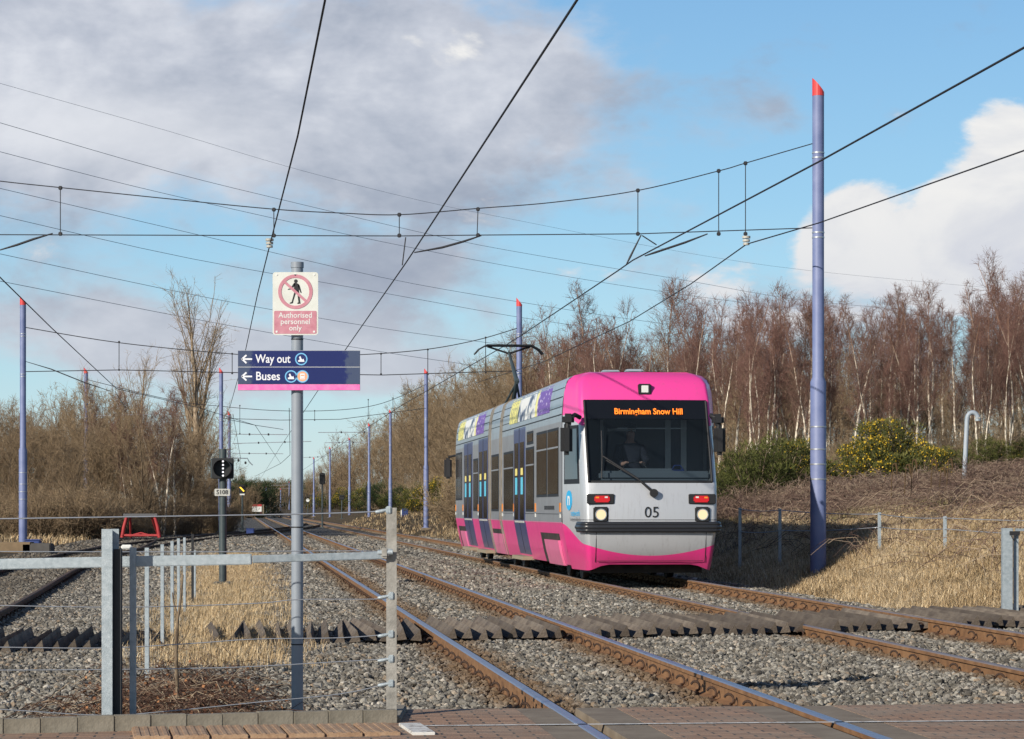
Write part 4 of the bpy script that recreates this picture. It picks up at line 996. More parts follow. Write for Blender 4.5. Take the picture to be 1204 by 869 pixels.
for a in (-22,0,22):
    for b_ in (34,-33):
        if a == 0 and b_ < 0: continue
        sc_.disc((a*k,b_*k), 1.3*k, -.003, 0, 10)
sc_.build('screw', M['white'], warn)
x0, z0 = sp(351.5, 435.5)
def navy_sign():
    m_ = mat('sign_navy', (.01,.02,.12), .3); n = NT(m_); c = n.xyz(n.coord('Generated')); ax = n.math('ABSOLUTE', n.math('SUBTRACT', c[0], .5))
    f = n.sm(n.math('ADD', ax, n.math('MULTIPLY', n.math('SUBTRACT', n.noise(n.coord(), 28, 5), .5), .22)), .365, .42)
    n.base(n.mix(f, (.010,.018,.115), (.055,.075,.14))); return m_
NV = navy_sign()
ws_ = empty('direction_sign', (x0, 15.84, z0), label='navy direction sign reading Way out and Buses with a pink lower edge', cat='sign')
MB().prism([(-71.8*k,-23.5*k),(71.8*k,-23.5*k),(71.8*k,23.5*k),(-71.8*k,23.5*k)], 'y', 0, .012).build('plate', noisy('sign_edge', (.3,.31,.33), (.4,.4,.42), 4), ws_)
MB().box((0,-.002,13.6*k), (143.2*k,.003,18.8*k)).build('upper_panel', NV, ws_); MB().box((0,-.002,-6.2*k), (143.2*k,.003,19.6*k)).build('lower_panel', NV, ws_)
MB().box((0,-.0015,3.9*k), (143.2*k,.002,.7*k)).build('divider', M['white'], ws_); MB().box((0,-.002,-19.9*k), (143.2*k,.003,6.8*k)).build('pink_strip', noisy('sign_pink', (.80,.12,.42), (.85,.25,.50), 20, .4), ws_)
WH = mat('print_white', (.80,.81,.84), .4)
for i, (s, zz) in enumerate((('Way out',13.2),('Buses',-7.2))):
    text(s, 14*k, WH, (-51*k,-.0045,zz*k), ws_, bold=.0009, ext=.0003, squash=.82 if i == 0 else .90)
    ar = MB(); ar.box((-61*k,-.0042,zz*k), (12*k,.001,1.9*k))
    for s_ in (-1,1): ar.box((-64.4*k,-.0044,(zz+s_*2.2)*k), (7.5*k,.001,1.9*k), ry=-s_*math.radians(42))
    ar.build('arrow', WH, ws_)
LB = mat('icon_blue', (.18,.50,.78), .4)
def icon(px, zz, kind):
    a = px*k; o = MB().disc((a,zz*k), 7.3*k, -.0048, -.0036, 28, 0, 5.9*k).build('icon_ring', LB, ws_)
    if kind == 'bus':
        MB().disc((a,zz*k), 5.9*k, -.0046, -.0036, 24).build('icon_disc', mat('icon_orange', (.85,.40,.22), .4), ws_)
        MB().prism([(a+q1*k, (zz+q2)*k) for q1,q2 in ((-2.6,-3.4),(2.6,-3.4),(2.6,3.4),(-2.6,3.4))], 'y', -.0056, -.005).build('icon_symbol', WH, ws_)
        m_ = MB(); m_.box((a,-.0058,(zz+1.2)*k),(3.6*k,.0006,1.6*k)); m_.box((a,-.0058,(zz-2)*k),(3.6*k,.0006,.7*k)); m_.build('icon_detail', mat('icon_orange2', (.85,.40,.22), .4), ws_)
    else:
        MB().disc((a,zz*k), 5.9*k, -.0046, -.0036, 24).build('icon_disc', mat('icon_navy', (.01,.02,.12), .4), ws_)
        MB().prism([(a+q1*k, (zz+q2)*k) for q1,q2 in ((-3.6,-3.2),(3.8,-3.2),(2.6,.6),(1.4,-.6),(.2,.6),(-1,3.6),(-2.6,2.4),(-1.6,-.6),(-3.8,-1.6))], 'y', -.0056, -.005).build('icon_symbol', WH, ws_)
icon(2.8,13.2,'tram'); icon(-9.2,-7.2,'tram'); icon(4.2,-7.2,'bus')

# ------------------------------------------------------------------ signals
e = empty('line_signal', at(262,688,44.5), label='tram signal with five white dots in a vertical row and a plate below', cat='signal')
H0 = (688-528)/F*44.5; kk = 44.5/F
MB().tube([(0,0,0),(0,0,H0)], .066, 14).build('signal_post', M['darkgreen'], e); MB().box((0,0,.03),(.3,.3,.06),bev=.01).build('base_plate', M['darkgreen'], e)
zz = (688-551)*kk; MB().box((.012,-.10,zz), (.375,.10,.36), bev=.012).build('signal_backboard', M['dark'], e); MB().box((-.15,-.06,zz), (.10,.12,.34), bev=.01).build('signal_housing', M['darkgreen'], e)
mb = MB(); mb.disc((.02,zz), .158, -.34, -.15, 28, 0, .150); hd = mb.build('signal_hood', M['dark'], e)
dm = emis('signal_dot', (1,.97,1), 1.3)
for q in range(5): MB().disc((.02, zz+(q-2)*.062), .0165, -.162, -.152, 10).build('signal_dot', dm, e)
pl_ = MB().prism([(a+.0,b_+(688-579)*kk) for a,b_ in rrect(.27,.125,.02)], 'y', -.085, -.075).build('number_plate', noisy('worn_plate', (.42,.42,.39), (.55,.55,.51), 12, .5), e)
text('S108', .105, M['dark'], (0,-.088,(688-579)*kk), e, align='CENTER', bold=.002)
def far_signal(px, basey, topy, D, label, hw=.32, hh=.6, lamp=None):
    e = empty('signal', at(px, basey, D), label=label, cat='signal'); kk = D/F; H_ = (basey-topy)*kk
    MB().tube([(0,0,0),(0,0,H_-.1)], .055, 8).build('signal_post', M['darkgreen'], e); MB().box((0,-.05,H_-hh/2),(hw,.2,hh),bev=.04).build('signal_head', M['dark'], e); MB().box((0,-.17,H_-hh*.2),(hw*.8,.14,.03)).build('visor', M['dark'], e)
    MB().box((0,0,.02),(.25,.25,.05)).build('base_plate', M['darkgreen'], e)
    if lamp: lamp(e, H_, hh)
    return e
def yl(e, H_, hh):
    ym = emis('amber_signal_light', (1,.6,.05), 1.0); m_ = MB(); m_.box((-.06,-.16,H_-.18),(.16,.01,.07),ry=.8); m_.box((.05,-.16,H_-.30),(.16,.01,.07),ry=.8); m_.build('signal_light', ym, e); MB().box((0,-.12,H_-hh-.04),(.26,.02,.08)).build('plate', M['white'], e)
far_signal(285, 625, 570, 137, 'small signal showing yellow marks, right of the line signal', .34, .48, yl)
far_signal(379, 620.5, 556, 165, 'dark signal post with a black head right of the grey sign pole', .36, .75)
far_signal(402, 610, 582, 240, 'short dark signal with side mounted box beyond the far mast', .5, .45)
far_signal(432, 600, 571, 236, 'small dark signal box mounted high behind the slim mast', .3, .9)
far_signal(362, 606, 586, 330, 'small pale headed marker post right of the grey sign pole', .35, .7, lambda e,H_,hh: MB().disc((0,H_-.25),.22,-.2,-.17,16).build('disc', M['white'], e))
# white-red board at far end
e = empty('barrier_board', at(302,604,340), label='red and white end board at the far end of the tracks', cat='barrier'); MB().box((0,0,.72),(1.3,.12,.95),bev=.02).build('board', M['white'], e); MB().box((0,-.07,1.1),(1.3,.02,.28)).build('red_band', mat('board_red', (.4,.03,.03), .6), e); MB().box((.85,0,.6),(.18,.15,1.25)).build('post', M['concrete'], e); MB().box((.55,0,.6),(.14,.1,1.2)).build('leg', mat('dkred', (.12,.02,.02), .7), e)
# buffer stop
e = empty('buffer_stop', at(165.5,632,109), label='low red buffer stop with a dark cross beam at the end of the stub track', cat='buffer stop'); RB = noisy('buffer_red', (.32,.02,.025), (.45,.04,.04), 5, .6)
for s in (-1,1):
    MB().tube([(s*.80,0,0),(s*.72,0,.45),(s*.60,0,.88)], [.085,.08,.07], 6).build('leg', RB, e); MB().tube([(s*.6,1.2,0),(s*.46,.05,.85)], .05, 6).build('brace', RB, e)
MB().box((0,0,.10),(1.5,.08,.09)).build('lower_rail', RB, e); MB().box((0,-.06,.96),(1.46,.18,.12),bev=.01).build('cross_beam', mat('beam_grey', (.10,.10,.105), .6), e); MB().tube([(-.3,0,.12),(0,0,.2),(.3,0,.12)],.04,6).build('coupling', RB, e)
o = MB().box((0,0,.1),(.32,.2,.13),bev=.03).build('marker_block', M['white']); o.location = at(149,647,76); tag(o, 'small white painted block between the rails near the buffer stop', 'marker')

# ------------------------------------------------------------------ fences
def post(name, px, topy, basey, D, w_, d_, label, m_, group=None, parent=None, style='angle'):
    b0 = at(px, basey, D); H_ = (basey-topy)/F*D; e = empty(name, b0, label=label, cat='fence post', group=group); 
    if style == 'H':
        MB().box((0,-d_/2,H_/2-.05),(w_,.008,H_+.1)).build('flange', m_, e); MB().box((w_*.0,0,H_/2-.05),(.008,d_-.01,H_+.1)).build('web', m_, e); MB().box((w_*.35,d_/2,H_/2-.05),(w_,.008,H_+.1)).build('flange', m_, e)
    else:
        MB().box((0,-d_/2,H_/2-.05),(w_,.006,H_+.1)).build('face', m_, e); MB().box((w_/2-.003,.0,H_/2-.052),(.006,d_-.008,H_+.1)).build('side', m_, e)
    return e
MB_ = MB
fe = post('fence_post', 127.5, 622, 845, 14.75, .062, .10, 'thick galvanised post at the left of the foreground fence', M['steel'], style='H')
MB().box((.052,.02,.48),(.042,.06,1.0)).build('shaded_side', mat('shaded_steel', (.03,.032,.035), .6), fe)  # separate near-black strip, paints the shade on the post's right side
post('fence_post', 156.5, 643.7, 843, 14.9, .034, .04, 'thin galvanised post just right of the thick left post', M['steel'])
for (px, ty, s), lab in zip(((173,644,148.5),(191,640,120),(202.5,636,111),(210,633,99),(217,632,91),(226.5,628,83),(229,647,79)),
    ('first thin post of the row receding behind the thick post','second thin post of the receding row','third thin post of the receding row','fourth thin post of the receding row','fifth thin post of the receding row','dark last tall post of the receding row','short bright post at the far end of the receding row')):
    D = F/s; by = HY+s*(CZ+.13)
    post('fence_post', px, ty, by, D, .032, .04, lab, M['dark'] if ty == 628 else M['steel'], 'thin fence posts in the receding row')
pe = empty('fence_post', at(460.5,840,15.3), label='worn drilled steel end post with wire clamps, right of the sign post', cat='fence post')
Hh = (840-597)/F*15.3
MB().box((0,-.02,Hh/2-.03),(.062,.006,Hh+.06)).build('face', M['steel_old'], pe); MB().box((-.028,.012,Hh/2-.03),(.006,.06,Hh+.06)).build('side', M['steel_old'], pe)
def fp(px, py, D=15.3): return at(px, py, D)
wires_y = [([(-60,611),(0,610),(200,607),(350,604.5),(432,602),(452,600)],'top'),([(-60,648),(0,648.5),(230,649),(350,648),(430,648),(452,650)],'second'),([(-60,711),(0,712),(150,714),(300,709.5),(350,705),(440,704.5),(455,701)],'third'),([(-60,761),(0,761),(120,762),(220,757),(300,751.5),(400,750),(455,746)],'fourth'),([(-60,787),(0,788),(150,787),(280,784.5),(400,778),(455,775)],'fifth'),([(-60,832),(0,834),(120,841),(200,836),(300,826),(400,816),(455,804)],'lowest')]
for l, nme in wires_y:
    pts = smooth_pts([fp(a,b_,15.0+.3*max(0,a)/455) for a,b_ in l], 4)
    o = MB().tube(pts, .0042 if nme == 'top' else .0032, 5).build('fence_wire', M['band']); tag(o, '%s strand of the galvanised wire fence in the foreground' % nme, 'fence wire', 'strands of the foreground wire fence')
    a, b_ = l[-1]
    m_ = MB(); c = fp(a-6, b_+1.5, 15.28)-pe.location; c2 = fp(a+3, b_-.5, 15.28)-pe.location; c3 = fp(a-11, b_+2.2, 15.28)-pe.location
    m_.tube([c3,c3.lerp(c,.3),c,c2], [.005,.011,.012,.009], 8); m_.box(c2+Vector((.01,0,0)), (.035,.03,.045), bev=.006); m_.build('wire_clamp', M['steel'], pe)
br = empty('barrier_rail', fp(225,660,15.0), label='horizontal galvanised rail crossing the foreground posts', cat='rail'); o0 = br.location.copy()
a, b_ = fp(-60,664.5,14.95), fp(296,657.5,14.95); c = (a+b_)/2-o0; L_ = (b_-a).length
MB().box(c, (L_,.045,.062), ry=-math.atan2((b_-a).z,(b_-a).x), bev=.004).build('rail_tube', M['steel'], br)
a, b_ = fp(297,657.5,15.1), fp(450,653,15.25); c = (a+b_)/2-o0
MB().box(c, ((b_-a).length,.035,.045), ry=-math.atan2((b_-a).z,(b_-a).x), rz=math.atan2(.15,(b_-a).x), bev=.004).build('rail_sleeve', M['steel'], br)
c = fp(452,650,15.24)-o0; MB().tube([c+Vector((-.04,0,0)), c+Vector((.05,0,.005))], .018, 8).build('bolt', M['steel'], br); MB().box(c,(.05,.04,.06),bev=.01).build('bracket', M['steel_old'], br)
# right hand fence
ge = empty('gate_post', at(1184,722,31), label='pair of galvanised gate posts joined by a latch at the right edge', cat='gate post'); kk = 31/F
MB().box((0,0,50*kk),(12*kk,.1,102*kk),bev=.004).build('post_tube', M['steel'], ge); MB().box((11.5*kk,.05,46*kk),(5*kk,.06,94*kk)).build('gate_stile', M['steel'], ge); MB().box((8*kk,-.03,95*kk),(12*kk,.05,5*kk)).build('latch', M['rubber'], ge); MB().box((22*kk,.05,99*kk),(22*kk,.04,3*kk)).build('gate_bar', M['steel'], ge); MB().tube([(4*kk,-.06,92*kk),(7*kk,-.07,86*kk),(9*kk,-.06,92*kk)],.007,5).build('chain', M['rubber'], ge)
rp = []
for (px, ty, s), lab in zip(((1111,607,71),(1034,602.5,66),(917,598,60.5),(870,597,58)), ('thin post of the right bank fence nearest the gate posts','thin post of the right bank fence just right of the big mast','thin fence post in the tram shadow left of the big mast','thin fence post deep in the tram shadow')):
    D = F/s; X = (px-CX)/s; z = float(zg(X, D)); H_ = CZ-(ty-HY)/s-z
    e = empty('fence_post', (X, D, z), label=lab, cat='fence post', group='posts of the right bank wire fence'); MB().box((0,0,H_/2-.1),(.06,.006,H_+.2)).build('face', M['steel'], e); MB().box((.027,.03,H_/2-.1),(.006,.05,H_+.2)).build('side', M['steel'], e); rp.append((X, D, z, H_))
X, D = 9.7, 39.0; rp = [(X, D, 0, 0)]+rp
zt = [CZ-(612-HY)/77, *[r[2]+r[3]-.03 for r in rp[1:]]]; zm = [CZ-(633-HY)/77, *[r[2]+r[3]*.62 for r in rp[1:]]]
for zl, lab in ((zt,'upper'),(zm,'lower')):
    pts = []
    for i in range(len(rp)-1): pts += sag(Vector((rp[i][0],rp[i][1]-.02,zl[i])), Vector((rp[i+1][0],rp[i+1][1]-.02,zl[i+1])), .03, 6)
    o = MB().tube(pts, .008, 5).build('fence_wire', M['band']); tag(o, '%s wire of the fence on the dry grass bank right of the tram' % lab, 'fence wire')
# hooked white pipe
e = empty('vent_pipe', at(1133,566,66), label='white hook topped pipe standing on the bramble bank at the right', cat='pipe'); kk = 66/F
pts = [(0,0,-.3),(4*kk,0,72*kk)]+[((10.5-6.2*math.cos(a))*kk, 0, (74+7*math.sin(a))*kk) for a in np.linspace(.1,math.pi-.1,9)]
MB().tube(pts, .06, 12).build('pipe_tube', noisy('white_pipe', (.30,.35,.40), (.42,.46,.50), 4, .5), e); MB().tube([(16.7*kk,0,71*kk),(16.7*kk,0,74*kk)], .072, 12).build('pipe_mouth', M['steel'], e)
# far palisade fence
e = empty('palisade_fence', at(307,603,430), label='dark palisade fence at the far end beyond the white board', cat='fence'); m_ = MB()
for q in range(34): m_.box((q*.42,0,1.6),(.14,.05,3.4), ry=.12)
m_.build('pales', M['chassis'], e); MB().box((7,0.05,2.8),(14.4,.06,.1)).build('rail', M['chassis'], e)

# ------------------------------------------------------------------ vegetation
def norm(v): return v/(np.linalg.norm(v, axis=-1, keepdims=True)+1e-9)
def grow_tree(seed, H=8, trunks=1, nl=34, spread=.5, up=.9, l1=1.5, nsub=10, ntw=6, base=.25, tr=.06, twr=.005, wig=.10, crown=1.0):
    r = np.random.default_rng(seed); P0, P1, R0, R1, T = [], [], [], [], []; t0, t1, q0, q1 = [], [], [], []
    L1 = []
    for k in range(trunks):
        a = r.uniform(0,6.28); lean = r.uniform(.02,.10)+(.12 if trunks > 1 else 0); p = np.array([.03*k*math.cos(a), .03*k*math.sin(a), -.3]); d = np.array([math.cos(a)*lean, math.sin(a)*lean, 1.0]); h = H*(1 if k == 0 else r.uniform(.65,.95)); n_ = 11; pts = [p]
        for i in range(n_): d = d+r.normal(0, wig*.55, 3)*[1,1,0]; d[2] = 1; p = p+norm(d)*h/n_; pts.append(p)
        pts = np.array(pts); rad = tr*(H/8)*(1-np.linspace(0,1,n_+1)**1.2*.93)*(1 if k == 0 else .75)
        t0.append(pts[:-1]); t1.append(pts[1:]); q0.append(rad[:-1]); q1.append(rad[1:])
        m = int(nl/trunks*(1.3 if trunks > 1 else 1))
        for j in range(m):
            f = base+(1-base)*(j+r.uniform(0,1))/m*.98; x = f*n_; i = int(min(x, n_-1)); q = pts[i]+(pts[i+1]-pts[i])*(x-i)
            shape = (math.sin(math.pi*min(1,(f-base)/(1-base)*.8+.18)))**.7
            L1.append((q, r.uniform(0,6.28), l1*shape*r.uniform(.6,1.2)*crown, rad[i]*.45, f))
    for q, a, L, rr, f in L1:
        d = np.array([math.cos(a)*spread, math.sin(a)*spread, up*r.uniform(.6,1.2)]); d = norm(d); n_ = 4; pts = [q]
        for i in range(n_): d = norm(d+r.normal(0,wig,3)+[0,0,.10]); pts.append(pts[-1]+d*L/n_)
        pts = np.array(pts); rad = max(.009, rr*.7)*np.linspace(1,.3,n_+1); P0.append(pts[:-1]); P1.append(pts[1:]); R0.append(rad[:-1]); R1.append(rad[1:]); T.append(np.full(n_, .25))
        ns = max(3, int(nsub*L/l1)); 
        for s in range(ns):
            f2 = r.uniform(.15,1); x = f2*n_; i = int(min(x, n_-1)); b0 = pts[i]+(pts[i+1]-pts[i])*(x-i)
            d2 = norm(d*.7+r.normal(0,.55,3)+[0,0,.25]); l2 = L*r.uniform(.22,.5)*(1.1-f2*.4); b1 = b0+d2*l2*.5; b2 = b1+norm(d2+r.normal(0,.25,3))*l2*.5
            P0.append(np.array([b0,b1])); P1.append(np.array([b1,b2])); R0.append(np.array([.008,.006])*twr/.006); R1.append(np.array([.006,.004])*twr/.006); T.append(np.full(2,.5))
            ft = r.uniform(.1,1,ntw)[:,None]; st = np.where(ft < .5, b0+(b1-b0)*ft*2, b1+(b2-b1)*(ft*2-1)); dd = norm(d2*.8+r.normal(0,.6,(ntw,3))+[0,0,.2]); ln = r.uniform(.18,.5,(ntw,1))*(.5+.5*L/l1)
            P0.append(st); P1.append(st+dd*ln); R0.append(np.full(ntw,twr*.8)); R1.append(np.full(ntw,twr*.4)); T.append(r.uniform(.5,1,ntw))
    V, fc = tubes(np.concatenate(P0), np.concatenate(P1), np.concatenate(R0), np.concatenate(R1), 3)
    crown_ = fast('crown', V, fc, np.repeat(np.concatenate(T), 6)+r.uniform(-.1,.1))
    V, fc = tubes(np.concatenate(t0), np.concatenate(t1), np.concatenate(q0), np.concatenate(q1), 7)
    trunk_ = fast('trunk', V, fc, np.full(len(V), .5)); trunk_.polygons.foreach_set('use_smooth', [True]*len(trunk_.polygons)); return trunk_, crown_
def bark(name, a, b_, dark=None):
    m_ = mat(name, a, .85, 0, .2); n = NT(m_); c = n.coord(); mp = n.new('ShaderNodeMapping'); n.link(c, mp.inputs[0]); mp.inputs['Scale'].default_value = (2,2,.8)
    f = n.noise(mp.outputs[0], 5, 5, .7); x = n.xyz(c); col_ = n.ramp(f, [(.42, b_), (.54, a)])
    if dark: col_ = n.mix(n.sm(x[2], 4.6, 7.0), col_, dark)
    n.base(col_); return m_
M['birchbark'] = bark('birch_bark', (.78,.70,.56), (.20,.14,.10), (.30,.16,.10)); M['brownbark'] = bark('brown_bark', (.22,.165,.11), (.09,.065,.045)); M['poplarbark'] = bark('poplar_bark', (.42,.33,.23), (.18,.13,.09))
M['birchtwig'] = toned('birch_twigs', [(0, (.34,.26,.19)), (.3, (.215,.135,.10)), (.7, (.17,.088,.072)), (1, (.27,.15,.12))])
M['browntwig'] = toned('brown_twigs', [(0, (.20,.15,.10)), (.4, (.22,.155,.095)), (.75, (.31,.225,.135)), (1, (.40,.31,.20))])
M['poplartwig'] = toned('poplar_twigs', [(0, (.24,.18,.12)), (.5, (.30,.22,.14)), (1, (.38,.28,.18))])
birch = [grow_tree(100+i, H=8, trunks=(1,1,2,1,2,3,1)[i], nl=(34,40,30,26,36,40,44)[i], spread=.42, up=1.0, l1=1.7, nsub=12, ntw=7, base=.34, tr=.068, crown=(1,.8,1,1.15,.9,1,.75)[i]) for i in range(7)]
scrubt = [grow_tree(200+i, H=6.5, trunks=(2,3,4,3,2)[i], nl=44, spread=.7, up=.95, l1=2.0, nsub=11, ntw=6, base=.12, tr=.06, wig=.2, twr=.0062) for i in range(5)]
poplar = [grow_tree(300+i, H=13, trunks=(1,1)[i], nl=38, spread=.42, up=1.3, l1=4.2, nsub=12, ntw=4, base=.26, tr=.15, wig=.07, twr=.008) for i in range(2)]
for p_, bm_, tm_ in ((birch,'birchbark','birchtwig'),(scrubt,'brownbark','browntwig'),(poplar,'poplarbark','poplartwig')):
    for a, b_ in p_: a.materials.append(M[bm_]); b_.materials.append(M[tm_])
def plant_tree(name, proto, X, D, sc_, label, cat, group, zs=1, z=None, crown='crown'):
    zz_ = float(zg(X, D)) if z is None else z
    e = empty(name, (X, D, zz_), random.uniform(0,6.28), label=label, cat=cat, group=group); e.scale = (sc_, sc_, sc_*zs)
    a = bpy.data.objects.new('trunk', proto[0]); b_ = bpy.data.objects.new(crown, proto[1])
    for o in (a, b_): COL.objects.link(o); o.parent = e
    return e
def px_of(X, D): return CX+F*X/D
R_ = random.Random(3)
topline_x = [360,380,440,500,560,640,690,740,800,860,900,960,1000,1100,1150,1204]; 
ntree = 0
def row(D, pxs, kind, h, label, group, jit=8, hj=.15, jd=6, zs=1):
    global ntree
    for px in pxs:
        p = px+R_.uniform(-jit,jit); d_ = D+R_.uniform(-jd,jd); X = (p-CX)/F*d_
        prot = {'birch':birch,'scrub':scrubt,'poplar':poplar}[kind]; H0_ = {'birch':8,'scrub':6.5,'poplar':13}[kind]
        hh_ = h(p) if callable(h) else h
        # h is the wanted picture height of the top
        z = float(zg(X, d_)); top_ = CZ+(HY-hh_)/F*d_; s_ = max(1.5, (top_-z))*(R_.uniform(1-hj,1+hj*.3) if kind != 'birch' else R_.choice((.72,.85,.93,.97,1.0,1.04,1.08)))/H0_
        plant_tree({'birch':'birch_tree','scrub':'bare_tree','poplar':'poplar_tree'}[kind], R_.choice(prot), X, d_, s_, label, 'tree', group, zs=zs); ntree += 1
tb = lambda p: lerp([700,740,800,850,880,920,960,1010,1040,1080,1130,1150,1175,1204], [355,345,368,345,322,350,352,340,352,326,362,372,325,306], p)
row(92, range(905,1240,24), 'birch', lambda p: tb(p)+12, 'slender birch with white trunk and red brown twigs along the front of the right wood', 'birches at the front of the right wood')
row(104, range(840,1240,19), 'birch', tb, 'birch with pale stem and reddish crown in the middle of the right wood', 'birches in the middle of the right wood')
row(120, range(690,1240,22), 'birch', lambda p: tb(p)+2, 'birch showing a thin pale stem deep in the right wood', 'birches deep in the right wood')
row(131, range(830,1240,21), 'scrub', lambda p: tb(p)+75, 'low brown thicket tree closing the gaps between the birch stems', 'thicket trees behind the birches')
row(140, range(640,1240,26), 'birch', lambda p: tb(p)+14, 'red brown birch crown at the back of the right wood', 'birches at the back of the right wood')
row(110, range(850,1240,30), 'scrub', lambda p: tb(p)+60, 'brown bare thicket tree between the birches of the right wood', 'thicket trees among the birches')
ts = lambda p: lerp([360,380,440,500,560,640,700,800,900], [540,520,480,446,412,388,380,380,380], p)
row(150, range(560,900,24), 'scrub', lambda p: ts(p)+8, 'brown bare tree on the slope behind the tram', 'bare trees on the slope behind the tram')
row(175, range(530,860,22), 'scrub', lambda p: ts(p)+2, 'brown bare tree high on the slope behind the tram', 'bare trees high behind the tram')
row(205, range(495,760,20), 'scrub', ts, 'brown bare tree on the slope left of the tram', 'bare trees on the slope left of the tram')
row(245, range(462,700,17), 'scrub', ts, 'far brown bare tree on the right-hand slope beyond the masts', 'far bare trees on the right-hand slope')
row(300, range(415,640,15), 'scrub', lambda p: ts(p), 'distant bare tree above the far masts', 'distant bare trees above the far masts')
row(360, range(385,560,13), 'scrub', lambda p: ts(p)+4, 'distant bare tree beside the far end of the line', 'distant bare trees by the end of the line')
row(150, [690,730,765], 'birch', lambda p: 345, 'pale stemmed birch rising above the tram roof', 'tall birches above the tram roof', 5, .05)
# left woods
tl = lambda p: lerp([-20,40,100,130,150,200,250,270], [455,448,440,430,445,450,470,540], p)
row(115, range(-40,110,26), 'scrub', lambda p: tl(p)+22, 'brown bare tree at the front of the left wood', 'bare trees at the front of the left wood', jd=3)
row(127, range(-30,190,22), 'scrub', tl, 'brown bare tree in the middle of the left wood', 'bare trees in the middle of the left wood', jd=4)
row(142, range(-20,262,16), 'scrub', lambda p: tl(p)+6, 'brown bare tree at the back of the left wood', 'bare trees at the back of the left wood', jd=5)
row(165, range(60,265,30), 'scrub', lambda p: tl(p)+10, 'brown bare tree far back in the left wood', 'bare trees far back in the left wood', jd=5)
row(128, (128,146,162,190,205), 'birch', lambda p: 440, 'birch with a cream stem among the brown trees of the left wood', 'birches in the left wood', 6, .1, 3)
row(150, (232,), 'poplar', 340, 'tallest bare poplar with a pale trunk, right of the left wood', 'poplars', 1, .01, 2)
row(152, (212,), 'poplar', 385, 'medium bare poplar left of the tallest one', 'poplars', 1, .01, 2)
row(156, (246,), 'poplar', 410, 'lower bare poplar right of the tallest one', 'poplars', 1, .01, 2)
row(150, (157,), 'poplar', 420, 'thin bare poplar standing alone in the left wood', 'poplars', 1, .01, 2)
row(320, range(255,300,8), 'scrub', lambda p: 560, 'low distant tree at the far left end of the line', 'low distant trees at the far end', 3)
row(640, range(250,420,9), 'scrub', lambda p: lerp([250,300,312,340,380,420],[548,545,556,560,538,520],p), 'faint distant tree closing the view along the line', 'faint distant trees', 3, .2, 30)
row(900, range(255,420,11), 'scrub', lambda p: lerp([250,300,312,340,380,420],[552,550,562,564,545,530],p), 'faintest far tree on the horizon', 'far trees on the horizon', 3, .2, 30)

# shrubs
def shrub(seed, n0=70, H=1.6, W=1.3, twr=.006, per=26, droop=0):
    r = np.random.default_rng(seed); P0,P1,R0,R1,T = [],[],[],[],[]
    for i in range(n0):
        a = r.uniform(0,6.28); rr = r.uniform(0,.6)*W; p = np.array([rr*math.cos(a), rr*math.sin(a), -.1]); d = norm(np.array([math.cos(a)*r.uniform(.1,1), math.sin(a)*r.uniform(.1,1), 1.1])); L = H*r.uniform(.6,1.2); pts = [p]
        for k_ in range(4): d = norm(d+r.normal(0,.22,3)-[0,0,droop*k_*.3]); pts.append(pts[-1]+d*L/4)
        pts = np.array(pts); P0.append(pts[:-1]); P1.append(pts[1:]); R0.append(np.linspace(.012,.007,4)); R1.append(np.linspace(.009,.005,4)); T.append(np.full(4,.2))
        f = r.uniform(.5,4,per); i_ = np.minimum(f.astype(int),3); st = pts[i_]+(pts[i_+1]-pts[i_])*(f-i_)[:,None]; dd = norm(d*.4+r.normal(0,.7,(per,3))+[0,0,.15]); ln = r.uniform(.15,.5,(per,1))*H/1.6
        P0.append(st); P1.append(st+dd*ln); R0.append(np.full(per,twr)); R1.append(np.full(per,twr*.5)); T.append(r.uniform(.3,1,per))
    V, fc = tubes(np.concatenate(P0), np.concatenate(P1), np.concatenate(R0), np.concatenate(R1), 3); return fast('branches', V, fc, np.repeat(np.concatenate(T), 6))
SH = [shrub(400+i) for i in range(4)]
for s in SH: s.materials.append(M['browntwig'])
SHR = [shrub(420+i, 60, 1.2, 1.4, .006, 22, .5) for i in range(3)]
M['bramble'] = toned('bramble_stems', [(0, (.06,.038,.032)), (.4, (.14,.088,.07)), (.7, (.25,.17,.13)), (1, (.44,.34,.24))])
for s in SHR: s.materials.append(M['bramble'])
